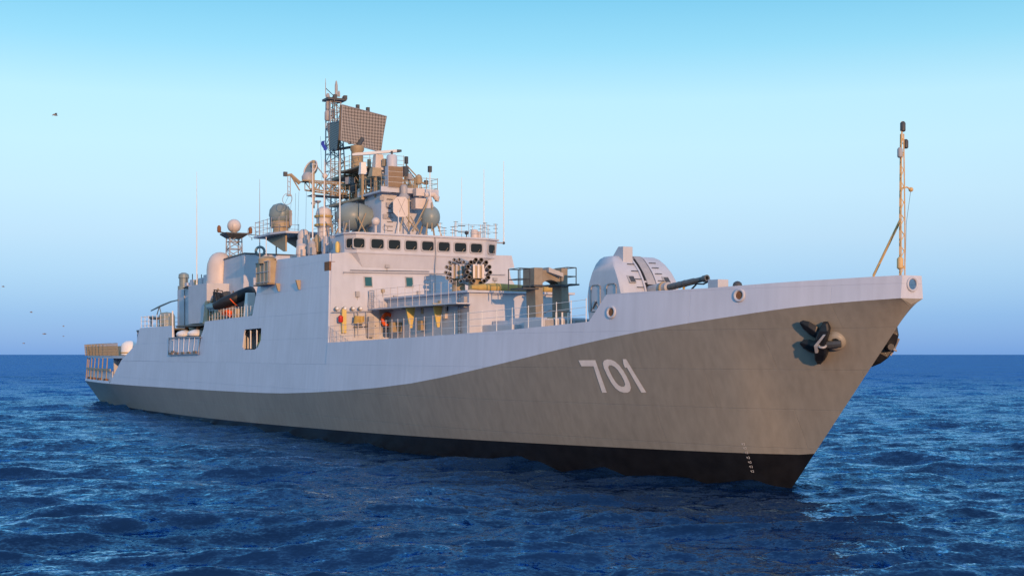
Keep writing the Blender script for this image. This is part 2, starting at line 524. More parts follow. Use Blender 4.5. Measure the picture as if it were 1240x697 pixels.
def hull_n(t, z):
    e = 0.05
    a = Vector((2 * e, hull_s(t + e, z) - hull_s(t - e, z), 0))
    b = Vector((0, hull_s(t, z + e) - hull_s(t, z - e), 2 * e))
    n = a.cross(b).normalized()
    return n if n.y > 0 else -n
def hull_pt(t, z, off=0.0):
    p = Vector((t, hull_s(t, z), z))
    return p + hull_n(t, z) * off if off else p

SPLIT = 4.8
CUT_T = 97.0
def build_hull():
    m = MB()
    ts = [0.55, 0.8, 1.1, 1.5, 2, 2.6, 3.2, 3.9, 4.6, 5.2, 5.8, 6.4, 7.0, 7.6, 8.2, 9, 10, 11, 12, 12.8, 13.7, 14.7, 16, 17.5, 19, 21.5, 23.5, 26, 29.2, 33, 37, 41.0]
    ts += list(np.arange(44, 100, 4)) + [100, 102, 105, 108, 112, 116, 120, 121]
    NL = 14
    def z0f(t): return max((7.08 - t) / 0.903, -2.0)
    cols = []
    for t in ts:
        z0, zk, zb = z0f(t), KZ(t), ZB(t)
        zs = []
        if z0 < zb - 0.02:
            zs += [z0 + (zb - z0) * i / 4 for i in range(5)]
        else:
            zs += [z0] * 5
        lo = max(zb, z0)
        zs += [lo + (zk - lo) * i / 10 for i in range(1, 11)]
        tt = t
        cols.append([(t, z) for z in zs])
    for side in (1, -1):
        vs = []
        for c in cols:
            for (t, z) in c:
                x = t
                if t > 119.9 and z < KZ(t): x = t - (KZ(t) - z) * 0.75      # raked transom
                vs.append((x, side * (under_s(t, z) if z < KZ(t) - 1e-6 else KB(t)), z))
        n = 15
        for i in range(len(cols) - 1):
            for j in range(n - 1):
                f = [i * n + j, (i + 1) * n + j, (i + 1) * n + j + 1, i * n + j + 1]
                P4 = [Vector(vs[k]) for k in f]
                if (P4[0] - P4[3]).length < 1e-5 and (P4[1] - P4[2]).length < 1e-5: continue
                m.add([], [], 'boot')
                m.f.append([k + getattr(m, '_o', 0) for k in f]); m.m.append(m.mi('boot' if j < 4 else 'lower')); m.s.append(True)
        m.v += vs
        m._o = len(m.v)
    # upper strake
    ua = [t for t in ts if t <= 41.0]
    for side in (1, -1):
        vs, fs = [], []
        for t in ua:
            zk, zt = KZ(t), topz(t)
            for i in range(5):
                z = zk + (zt - zk) * i / 4
                vs.append((t, side * side_s(t, z), z))
            s_ = side_s(t, zt); inn = max(s_ - 0.12, 0.05)
            vs.append((t, side * inn, zt)); vs.append((t, side * max(inn - .02, .04), min(zt, max(topz(14.7) - 0.1, zk + 0.04))))
        for i in range(len(ua) - 1):
            for j in range(6):
                fs.append([i * 7 + j, (i + 1) * 7 + j, (i + 1) * 7 + j + 1, i * 7 + j + 1])
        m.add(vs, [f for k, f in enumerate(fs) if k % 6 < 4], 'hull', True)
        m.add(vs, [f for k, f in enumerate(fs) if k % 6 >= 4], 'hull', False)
        ub = [41.0] + [t for t in ts if 41 < t <= 96.5] + [CUT_T]
        vs = []
        for t in ub:
            for i in range(4):
                z = KZ(t) + (SPLIT - KZ(t)) * i / 3
                vs.append((t, side * side_s(t, z), z))
        m.add(vs, [[i * 4 + j, (i + 1) * 4 + j, (i + 1) * 4 + j + 1, i * 4 + j + 1] for i in range(len(ub) - 1) for j in range(3)], 'hull', True)
        # slanted tail of the plating down to the mooring deck
        q = [(CUT_T, KZ(CUT_T)), (101.5, KZ(101.5)), (CUT_T, SPLIT)]
        m.add([(t, side * side_s(t, z), z) for t, z in q], [[0, 1, 2]], 'hull')
        # sill along the open mooring deck
        st = [101.5, 105, 108, 112, 116, 120, 121]
        m.add([(t, side * KB(t), KZ(t)) for t in st] + [(t, side * (KB(t) - 0.03), KZ(t) + 0.25) for t in st] + [(t, side * (KB(t) - 0.15), KZ(t) + 0.25) for t in st],
              [[i, i + 1, i + 8, i + 7] for i in range(6)] + [[i + 7, i + 8, i + 15, i + 14] for i in range(6)], 'hull')
    # transom
    zz = [ZB(121) + (KZ(121) - ZB(121)) * i / 10 for i in range(11)]
    zz = [-2 + (ZB(121) + 2) * i / 4 for i in range(4)] + zz
    tr = [(121 - (KZ(121) - z) * 0.75, (under_s(121, z) if z < KZ(121) - 1e-6 else KB(121)), z) for z in zz]
    n = len(tr)
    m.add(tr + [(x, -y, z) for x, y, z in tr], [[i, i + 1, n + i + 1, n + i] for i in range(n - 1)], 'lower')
    # blunt bow plate with the bull nose hole
    zt, zk = 8.30, 7.46
    a = side_s(0.55, zt)
    hole = [(0.55, 0.22 * math.cos(q), 7.98 + 0.24 * math.sin(q)) for q in np.linspace(0, 2 * math.pi, 16, endpoint=False)]
    m.slab([(0.55, a, zt), (0.55, -a, zt), (0.55, -0.56, zk), (0.55, 0.56, zk)], (0.06, 0, 0), 'hull', [hole])
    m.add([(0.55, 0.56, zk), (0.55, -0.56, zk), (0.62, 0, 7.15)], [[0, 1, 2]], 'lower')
    return m.build('hull', SHIP, origin=(60, 0, 0))
HULL = build_hull()

def decks():
    m = MB()
    ts = [1.0, 2, 3.9, 6, 8.2, 12, 14.7, 18, 21.5, 29.2, 41.2]
    zd = lambda t: (max(min(topz(t), 7.2), KZ(t) + 0.06) if t < 14.6 else topz(t)) - 0.02
    vs = [(t, side_s(t, zd(t)) - 0.1, zd(t)) for t in ts] + [(t, -side_s(t, zd(t)) + 0.1, zd(t)) for t in ts]
    n = len(ts)
    m.add(vs, [[i, i + 1, n + i + 1, n + i] for i in range(n - 1)], 'deckm')
    m.build('foredeck', SHIP)
    m = MB()
    st = [100, 105, 110, 116, 121.0]
    w = [side_s(t, 5.1) - 0.05 for t in st]
    lo = [(t, a, 5.02) for t, a in zip(st, w)] + [(t, -a, 5.02) for t, a in zip(st[::-1], w[::-1])]
    m.slab([(94, 7.3, 5.02)] + lo + [(94, -7.3, 5.02)], (0, 0, 0.26), 'paint')
    m.build('flight_deck', SHIP)
    m = MB()
    lo = [(t, KB(t) - 0.16, 2.55) for t in [101, 105, 110, 116, 120.6]]
    m.slab(lo + [(t, -s_, z) for t, s_, z in lo[::-1]], (0, 0, 0.06), 'deckm')
    m.build('mooring_deck', SHIP)
decks()

def sw(u, v, off=0.0):                                # sight line met with the flat upper side wall (t 41..100)
    d = ray(u, v)
    # s = 7.6 - 0.085 (z - 2.65)
    A, Bc = d[1] + TUMBLE * d[2], 7.6 - TUMBLE * (CZ - 2.65) - CS
    k = Bc / A
    return Vector((CT + k * d[0], CS + k * d[1] + off, CZ + k * d[2]))
WALL_S = lambda z: 7.6 - TUMBLE * (z - 2.65)
def wall_pt(t, z, off=0.0): return Vector((t, WALL_S(z) + off, z))

def side_walls():
    tl = []
    for u, v in [(399.0, 306.3), (336, 314.2), (331, 332), (312, 346), (305.5, 382), (248, 389), (246.6, 398), (243, 407.5), (210, 409.5), (209, 394), (169.5, 397), (168, 401), (165, 416)]:
        p = sw(u, v); tl.append((p.x, p.z))
    tl += [(95.2, 5.3), (CUT_T, SPLIT)]
    tl += [(41.0, SPLIT), (41.0, 6.12)]
    port = []
    for u, v in [(296.4, 398.8), (316.4, 397), (315.7, 411.7), (312.2, 420), (308.5, 423), (294.9, 423.2), (293.5, 420), (295.4, 403)]:
        p = sw(u, v); port.append((p.x, p.z))
    for sgn, nm in ((1, 'side_plating'), (-1, 'side_plating')):
        tl = list(tl)
        m = MB()
        if sgn < 0: tl = [(44.0, z) if t < 44 else (t, z) for t, z in tl]
        W3 = lambda q: [Vector((t, sgn * WALL_S(z), z)) for t, z in q]
        m.slab(W3(tl), (0, -sgn * 0.10, 0), 'hull', [W3(port)])
        m.build(nm, SHIP, origin=(60, sgn * 7, SPLIT))
    return tl
SIDE = side_walls()
# ------------------------------------------------------------------ forward deckhouse and bridge
def fw(z): return 41.0 + 0.15 * (z - 6.1)             # raked front wall
PORT_S = -6.0
def deckhouse():
    m = MB()
    prof = [(7.30, 6.0), (6.85, 11.66), (5.9, 11.72), (PORT_S + 0.5, 11.95), (PORT_S + 0.05, 11.95), (PORT_S - 0.1, 11.15), (PORT_S + 0.3, 11.1), (PORT_S + 0.25, 10.5), (PORT_S - 0.25, 9.6), (PORT_S - 0.4, 6.0)]
    prof[0] = (7.22, 6.0); prof[1] = (6.74, 11.62)
    a = [Vector((fw(z), s, z)) for s, z in prof]
    b = [Vector((52.0, s, z)) for s, z in prof]
    m.loft([a, b], 'paint', False)
    o = m.build('deckhouse', SHIP, origin=(46, 0, 6))
    # windows
    for (u0, v0, u1, v1) in [(441.5, 335.5, 449.5, 346.5), (491.5, 336, 499, 347)]:
        w = MB()
        p = T(u0, v0, 41.6); q = T(u1, v1, 41.6)
        cz, cs_ = (p.z + q.z) / 2, (p.y + q.y) / 2
        h, wd = abs(p.z - q.z), abs(p.y - q.y)
        t = fw(cz)
        w.box((t - 0.02, cs_, cz), (0.05, wd + 0.12, h + 0.12), 'paint2', 0, 0.15)
        w.box((t - 0.05, cs_, cz), (0.05, wd, h), 'teal', 0, 0.15)
        w.build('window', o)
    # gutter pipe and pipe runs on the front
    g = MB()
    pts = [T(u, v, fw(10.3) - 0.08) for u, v in [(416, 331), (416, 329.3), (460, 330), (520, 331), (575, 332), (612, 332.5)]]
    g.tube(pts, 0.035, 'paint2')
    g.tube([T(424, 327, fw(10.4) - .06), T(520, 328.5, fw(10.4) - .06)], 0.02, 'dark')
    g.tube([T(527, 286, 41.35), T(528, 306, 41.35), T(527, 331, 41.5), T(527, 368, 41.2)], 0.04, 'paint2')
    g.build('pipe', o)
    return o
DH = deckhouse()

def bridge():
    m = MB()
    r0 = T(421, 282, 41.45); r1 = T(606.5, 290, 41.45)
    sl, sr = r0.y, r1.y
    zt, zs, zb = 12.93, 11.72, 10.78
    def ring(z, l, r_, t, c=0.55, aft=43.6):
        return [Vector((aft, l, z)), Vector((t + c * 1.3, l, z)), Vector((t, l - c, z)), Vector((t, r_ + 1.1, z)), Vector((t + .55, r_, z)), Vector((aft, r_, z))]
    m.loft([ring(zb, sl - 1.0, sr + 1.0, 41.72, 0.1), ring(zs, sl - 0.08, sr + 0.08, 41.45), ring(zt, sl, sr, 41.40)], 'paint', False)
    m.loft([ring(zt - 0.06, sl + 0.08, sr - 0.08, 41.28), ring(zt + 0.05, sl + 0.08, sr - 0.08, 41.28)], 'paint', False)
    m.loft([ring(zs - 0.03, sl - 0.02, sr + 0.02, 41.40), ring(zs + 0.04, sl - 0.02, sr + 0.02, 41.39)], 'paint', False)
    o = m.build('bridge', SHIP, bevel=0.02)
    wins = [(449.5, 464.5), (470.5, 484.5), (491, 505), (511, 525), (531, 544.5), (550.5, 564.5), (570, 583.5)]
    def win(c, n, w, h):
        b = MB()
        n = Vector(n).normalized(); x = Vector((-n.y, n.x, 0)).normalized(); up = n.cross(x)
        if up.z < 0: up = -up
        def rr(W_, H_, off, cr=0.12):
            pts = []
            for cx, cy, a0 in ((1, 1, 0), (-1, 1, 90), (-1, -1, 180), (1, -1, 270)):
                for k in (0, 45, 90):
                    a_ = R(a0 + k)
                    pts.append(c + n * off + x * (cx * (W_ / 2 - cr) + cr * math.cos(a_)) + up * (cy * (H_ / 2 - cr) + cr * math.sin(a_)))
            return pts
        outer, inner = rr(w + 0.14, h + 0.14, -0.02), rr(w, h, -0.02)
        b.slab(outer, n * 0.07, 'paint2', [inner])
        f_ = MB()
        f_.slab(rr(w, h, 0.006), n * 0.008, 'glass')
        wp = f_
        # wiper
        b.tube([c + n * 0.09 - up * h * 0.5 + x * w * .1, c + n * 0.07 + x * w * 0.32 - up * h * 0.12], 0.015, 'tan', 4)
        for fs, k, s_ in zip(f_.f, f_.m, f_.s): pass
        b.add(f_.v, f_.f, 'glass')
        return b.build('window', o)
    zc = 12.30
    for u0, u1 in wins:
        a, b = T(u0, 297, 41.4), T(u1, 297, 41.4)
        wd = abs(a.y - b.y)
        win(Vector((41.425, (a.y + b.y) / 2, zc)), (-1, 0, 0), wd, 0.56)
    a, b = T(423.5, 297, 41.6), T(438.5, 297, 41.6)
    win(Vector((41.425, (a.y + b.y) / 2 - 0.12, zc)), (-1, 0, 0), abs(a.y - b.y) - .1, 0.56)
    c = 0.55
    win(Vector((41.425 + .275, sr + .55 + 0.02, zc)), (-1, -.5, 0), 0.7, 0.56)
    win(Vector((41.43 + c * .65, sl - c / 2 - 0.03, zc)), (-1, 1.3, 0), 0.50, 0.56)
    return o, sl, sr
BR, BSL, BSR = bridge()

def front_fittings():
    for u, v0, v1 in ((518, 334, 370), (449, 352, 372)):
        b = MB()
        for du in (-3.2, 3.2):
            p, q = T(u + du, v0, 41.5), T(u + du, v1, 41.2)
            b.tube([(fw(p.z) - .14, p.y, p.z), (fw(q.z) - .14, q.y, q.z)], .022, 'paint2', 5)
        p, q = T(u, v0, 41.5), T(u, v1, 41.2)
        for k in range(9):
            z = q.z + (p.z - q.z) * k / 8.0; y = q.y + (p.y - q.y) * k / 8.0
            b.tube([(fw(z) - .14, y - .17, z), (fw(z) - .14, y + .17, z)], .018, 'paint2', 4)
        b.build('ladder', DH)
    for u, v, w, h, mm in ((470, 322, .3, .2, 'paint2'), (432, 356, .25, .35, 'paint2'), (463, 352, .2, .2, 'tan'), (478, 360, .3, .25, 'paint2'), (506, 356, .2, .4, 'paint2'), (590, 322, .25, .25, 'paint2'), (600, 338, .3, .2, 'paint2'), (546, 322, .2, .15, 'tan')):
        p = T(u, v, 41.5); b = MB(); t = fw(p.z)
        b.box((t - .07, p.y, p.z), (.16, w, h), mm); b.tube([(t - .05, p.y, p.z - h / 2), (t - .05, p.y, p.z - h / 2 - .5)], .015, 'dark', 4); b.build('junction_box', DH, bevel=.015)
front_fittings()

# ------------------------------------------------------------------ railings: wires + one stanchion mesh copied
POST = {}
def railing(path, h=1.0, step=1.5, nw=3, m='white', parent=SHIP, r=0.011, pr=0.020):
    path = [Vector(p) for p in path]
    w = MB()
    for k in range(nw):
        z = h * (k + 1) / nw
        w.tube([p + Vector((0, 0, z)) for p in path], r, m, 4)
    o = w.build('railing', parent)
    pts = []
    for a, b in zip(path, path[1:]):
        n = max(1, round((b - a).length / step))
        pts += [a + (b - a) * i / n for i in range(n)]
    pts.append(path[-1])
    key = (h, m, pr)
    for p in pts:
        if key not in POST:
            b = MB()
            b.tube([(0, 0, 0), (0, 0, h + 0.03)], pr, m, 5)
            b.ball((0, 0, h + .03), pr * 1.5, m, 6, 4)
            ob = b.build('stanchion', o, origin=(0, 0, 0))
            ob.location = p - WO[o.name]
            POST[key] = ob
        else:
            copy_part(POST[key], o, p)
    return o
edge = [(t, side_s(t, topz(t)) - 0.10, topz(t)) for t in [15.0, 17, 19, 21.5, 24, 26.5, 29.2, 32, 35, 38, 40.8]]
railing(edge[:6], 1.0, 1.3)
railing(edge[5:], 1.0, .8, 3, 'dome')
railing([(t, -s, z) for t, s, z in edge], 1.0, 4.0, 3)

# ------------------------------------------------------------------ launcher house, side gallery
def launcher_house():
    m = MB()
    hs = 3.28
    zt = 8.92
    ring = lambda z, t0, w, t1=41.3: [(t0, w, z), (t1, w, z), (t1, -w, z), (t0, -w, z)]
    m.loft([ring(6.3, 29.9, hs + 0.02), ring(zt, 30.05, hs - .05)], 'paint', False)
    m.loft([ring(zt - 0.10, 29.8, hs + .18), ring(zt + 0.02, 29.8, hs + .18)], 'paint', False)
    o = m.build('launcher_house', SHIP, bevel=0.015)
    s = MB()
    s.span(26.5, 29.85, -1.0, 2.5, 6.25, 7.0); 
    s.span(27.5, 29.8, 0.8, 1.9, 7.0, 7.25)
    s.build('deck_locker', SHIP, bevel=0.02)
    c = MB()                                           # ochre canvas roll lying along the front edge of the roof
    y0 = T(571, 349, 30.4).y; y1 = -3.2
    pts = [(30.45 + 0.04 * math.sin(i * 1.3), y0 + (y1 - y0) * i / 9, zt + 0.22) for i in range(10)]
    c.tube(pts, [0.10, 0.2, 0.27, 0.24, 0.22, 0.2, 0.2, 0.19, 0.21, 0.18], 'gold', 10)
    c.build('canvas_cover', SHIP)
    d = MB()                                           # ladder rungs and boxes on the starboard side of the house
    for i in range(8):
        d.box((30.9 , hs + 0.12, 6.7 + i * 0.27), (0.35, 0.03, 0.03), 'dark')
    d.tube([(30.72, hs + .12, 6.5), (30.72, hs + .12, 9.0)], 0.02, 'dark'); d.tube([(31.08, hs + .12, 6.5), (31.08, hs + .12, 9.0)], 0.02, 'dark')
    d.build('ladder', o)
    g = MB()                                           # gallery deck along the starboard side at mid height
    zg = 8.16
    g.slab([(29.5, hs, zg), (29.5, 4.3, zg), (41.2, 4.6, zg), (41.2, hs, zg)], (0, 0, 0.07), 'paint')
    for t in (31, 34, 37, 40.2):
        g.box((t, 3.8, zg - 0.04), (0.06, 0.9, 0.08), 'paint2')
    g.build('gallery_deck', SHIP)
    railing([(29.6, 4.25, zg + .07), (35, 4.4, zg + .07), (41.0, 4.55, zg + .07)], 1.15, .95, 3, 'dome', SHIP, .008, .016)
    return o
LH = launcher_house()

def gallery_fittings():
    # vertical lit plates, lockers and doors below the gallery, each a fitting of its own on the ship
    def panel(name, u, v0, v1, w, t, m, d=0.18, parent=SHIP, s=None):
        p, q = T(u, v0, t), T(u, v1, t)
        b = MB()
        b.box((t, p.y, (p.z + q.z) / 2), (d, w, abs(p.z - q.z)), m)
        return b.build(name, parent, bevel=0.01)
    # wall fin edges: thin plates with sunlight put into their yellow
    for u, v0, v1, t in [(497, 370, 397, 36.2), (530, 367, 396, 33.2)]:
        p, q = T(u, v0, t), T(u, v1, t)
        b = MB()
        y0 = p.y
        b.hexa([(t, y0 + .02, q.z), (t, y0 - .12, q.z), (t + .1, y0 - .12, q.z), (t + .1, y0 + .02, q.z)],
               [(t, y0 + .30, p.z), (t, y0 - .34, p.z), (t + .1, y0 - .34, p.z), (t + .1, y0 + .30, p.z)], 'yellow')
        b.build('sunlit_fin', SHIP)
    panel('locker', 416.5, 374, 403, 0.28, 40.9, 'yellow')  # wall fin edge, its sunlit look put into the yellow
    panel('door', 466, 372, 404, 0.75, 41.15, 'paint2', 0.10)
    panel('door', 482, 372, 402, 0.7, 41.1, 'paint2', 0.10)
    panel('locker', 449, 383, 408, 0.35, 40.7, 'paint2', 0.3)
    panel('locker', 479, 390, 402, 0.6, 39.2, 'tan', 0.5)
    panel('locker', 514, 388, 400, 0.7, 35.9, 'tan', 0.5)
    panel('locker', 541, 386, 402, 0.35, 33.4, 'tan', 0.5)
    panel('cable_box', 514, 371, 380, 0.35, 36.1, 'tan', 0.3)
    panel('cable_box', 535, 364, 373, 0.4, 33.8, 'tan', 0.3)
    panel('vent_box', 563.5, 359, 372, 0.38, 30.5, 'paint2', 0.4)
    for q_ in [(T(u, 377, 40.95), T(u, 408, 40.95), 'paint2') for u in (430, 434, 444, 470, 488, 505, 521)] + [(T(402, 377.5, 40.9), T(452, 376.5, 40.9), 'paint2'), (T(428, 396, 40.9), T(455, 394.5, 40.9), 'dark')]:
        b = MB()                                       # thin conduits on the front wall
        b.tube(q_[:2], 0.028, q_[2], 5)
        b.build('conduit', SHIP)
    for u in (407.5, 417, 427, 436):                   # bulkhead lamps
        p = T(u, 373.5, 40.98)
        b = MB()
        b.lathe(p, [(0.05, -0.16), (0.13, -0.13), (0.14, 0.0), (0.08, 0.12), (0.04, 0.2)], 10, 'tan', (1, 0, 0))
        b.ball(p - Vector((0.14, 0, 0)), 0.11, 'white', 10, 6)
        b.build('bulkhead_lamp', SHIP)
gallery_fittings()

# ------------------------------------------------------------------ rocket launcher: horseshoe of twelve tubes
def rocket_launcher(cu, cv, t, rad, yaw, tm='dark'):
    c = T(cu, cv, t)
    b = MB()
    b.lathe((c.x + 0.3, c.y, 8.9), [(0.75, 0), (0.75, 0.2), (0.42, 0.3), (0.36, c.z - 8.9)], 16, 'tan')
    d = Vector((-math.cos(yaw), math.sin(yaw), 0.10)).normalized()
    x = Vector((0, 0, 1)).cross(d).normalized(); y = d.cross(x)
    b.box(c + d * 0.05 + x * rad * .0, (0.9, rad * 0.9, rad * 1.1), 'tan', math.atan2(d.y, d.x))
    for k in (-0.33, 0.0, 0.33):
        b.box(c + d * 0.55 + x * rad * k * 1.2, (0.06, 0.12, rad * 1.2), 'dome', math.atan2(d.y, d.x))
    o = b.build('rocket_launcher', SHIP)
    first = None
    for i in range(12):
        a = R(-62 + i * 304 / 11) 
        p = c + (x * math.sin(a + math.pi * 0) * 1 + y * math.cos(a)) * rad if False else c + x * rad * math.sin(R(-152 + i * 304 / 11)) + y * rad * math.cos(R(-152 + i * 304 / 11))
        rt = 0.12
        if first is None:
            w = MB()
            n = 12
            prof = [(rt, -0.5), (rt, 0.5), (rt * 1.14, 0.52), (rt * 1.14, 0.66), (rt * 0.82, 0.66), (rt * 0.8, 0.2)]
            w.lathe(p, prof, n, tm, d)
            w.lathe(p + d * 0.4, [(rt * 0.8, -0.02), (0.001, 0.0)], n, 'black', d)
            first = w.build('launch_tube', o, origin=p)
        else:
            copy_part(first, o, p)
    return o
rocket_launcher(578, 330.0, 35.0, 0.68, R(20))
rocket_launcher(558, 330.0, 36.8, 0.70, R(52), 'paint2')

# ------------------------------------------------------------------ loading gantry in front of the launcher house
def gantry():
    m = MB()
    def post(u0, u1, ub0, ub1, vt, vb, t, dep, mt):
        a0, a1 = T(u0, vt, t), T(u1, vt, t); b0, b1 = T(ub0, vb, t), T(ub1, vb, t)
        zt = (a0.z + a1.z) / 2; zb_ = 6.6
        m.hexa([(t, b0.y, zb_), (t, b1.y, zb_), (t + dep, b1.y, zb_), (t + dep, b0.y, zb_)],
               [(t, a0.y, zt), (t, a1.y, zt), (t + dep, a1.y, zt), (t + dep, a0.y, zt)], mt)
        return a0, a1
    t = 25.6
    post(648, 657.5, 649.5, 659, 345, 384, t, 1.0, 'gantrym')
    post(680, 688.5, 680, 690.5, 345, 384, t, 1.0, 'gantrym')
    # heads
    l0, l1 = T(647.5, 345, t - .1), T(657, 324, t - .1)
    m.span(t - 0.1, t + 1.15, l0.y + .02, l1.y - 0.02, l0.z, l1.z, 'gantrym')
    m.span(t - 0.16, t + 1.2, l0.y + .08, l1.y - .08, l0.z - .08, l0.z + .02, 'dark')
    r0, r1 = T(680, 345, t - .1), T(687.5, 324.5, t - .1)
    m.span(t - 0.1, t + 1.15, r0.y, r1.y, r0.z, r1.z, 'gantrym')
    m.span(t - 0.16, t + 1.2, r0.y + .06, r1.y - .06, r0.z - .08, r0.z + .02, 'dark')
    # arched cross beam
    n = 9
    top, bot = [], []
    for i in range(n):
        q = i / (n - 1)
        y = l1.y + (r0.y - l1.y) * q
        top.append((y, l1.z - 0.10))
        bot.append((y, l0.z + 0.0 + 0.30 * math.sin(math.pi * q) ** 0.6 if 0 < q < 1 else l0.z))
    rings = []
    for (y, zt), (_, zb_) in zip(top, bot):
        rings.append([(t + 0.05, y, zb_), (t + 0.05, y, zt), (t + 0.95, y, zt), (t + 0.95, y, zb_)])
    m.loft(rings, 'gantrym', False)
    o = m.build('loading_gantry', SHIP, bevel=0.03)
    b = MB()
    c0, c1 = T(664, 323.5, t - .15), T(678, 331, t - .15)
    b.loft([[(t - .2, c0.y, c0.z), (t - .2, c0.y, c0.z - .25), (t + .8, c0.y, c0.z - .25), (t + .8, c0.y, c0.z)],
            [(t - .5, c1.y, c1.z), (t - .5, c1.y, c1.z - .2), (t + .5, c1.y, c1.z - .2), (t + .5, c1.y, c1.z)]], 'paint2', False)
    b.build('hoist_cover', o)
    for u0, u1, v in ((629, 648, 350), (687, 697, 345.5), (668, 679, 346)):
        p = MB()
        a, c = T(u0, v, t + .3), T(u1, v, t + .3)
        p.span(t - .1, t + 1.3, a.y, c.y, a.z, a.z + 0.08, 'dark')
        p.build('work_platform', o)
    for (u0, u1, vb, vt) in ((629, 641, 350, 325), (686, 697, 345, 324)):
        c = MB()
        for tt in (t - 0.05, t + 1.2):
            a, d = T(u0, vb, t), T(u1, vt, t)
            y0, y1, z0, z1 = a.y, d.y, a.z, d.z
            for y in (y0, y1): c.tube([(tt, y, z0), (tt, y, z1)], 0.03, 'dark', 5)
            for z in (z1, (z0 + z1) / 2): c.tube([(tt, y0, z), (tt, y1, z)], 0.025, 'dark', 5)
        for y in (y0, y1):
            for z in (z1, (z0 + z1) / 2): c.tube([(t - .05, y, z), (t + 1.2, y, z)], 0.025, 'dark', 5)
        c.build('guard_rail', o)
    # base house and brass pivots
    d = MB()
    d.span(t - .6, t + 2.2, T(690, 380, t).y - .6, T(641, 384, t).y, 6.3, 7.35, 'paint')
    a = T(664, 384, t - .8)
    d.build('gantry_base', SHIP, bevel=0.03)
    e = MB()
    e.lathe((t - .75, a.y, 7.15), [(0.001, 0), (0.2, 0), (0.2, 0.35), (0.001, 0.38)], 12, 'gold', (0, -1, 0))
    e.tube([(t - .75, T(650, 386, t).y, 7.12), (t - .75, a.y, 7.12)], 0.12, 'gantrym', 8)
    e.build('pivot', o)
gantry()

# vertical launch block between gantry and gun
m = MB()
m.span(23.2, 25.0, -1.6, 2.6, 6.4, 7.25, 'paint')
for i in range(4):
    m.box((23.18, 2.0 - i * 0.9, 6.95), (0.04, 0.75, 0.45), 'paint2')
m.build('launch_cell_block', SHIP, bevel=0.03)
m = MB()
for i in range(3):
    y = 1.9 - i * .35
    m.tube([(22.9, y, 6.6), (22.9, y, 7.55)], 0.05, 'white', 6)
m.tube([(22.9, 1.0, 7.55), (22.9, 2.3, 7.62), (22.9, 2.6, 7.5)], 0.03, 'dark', 5)
m.build('mooring_post', SHIP)

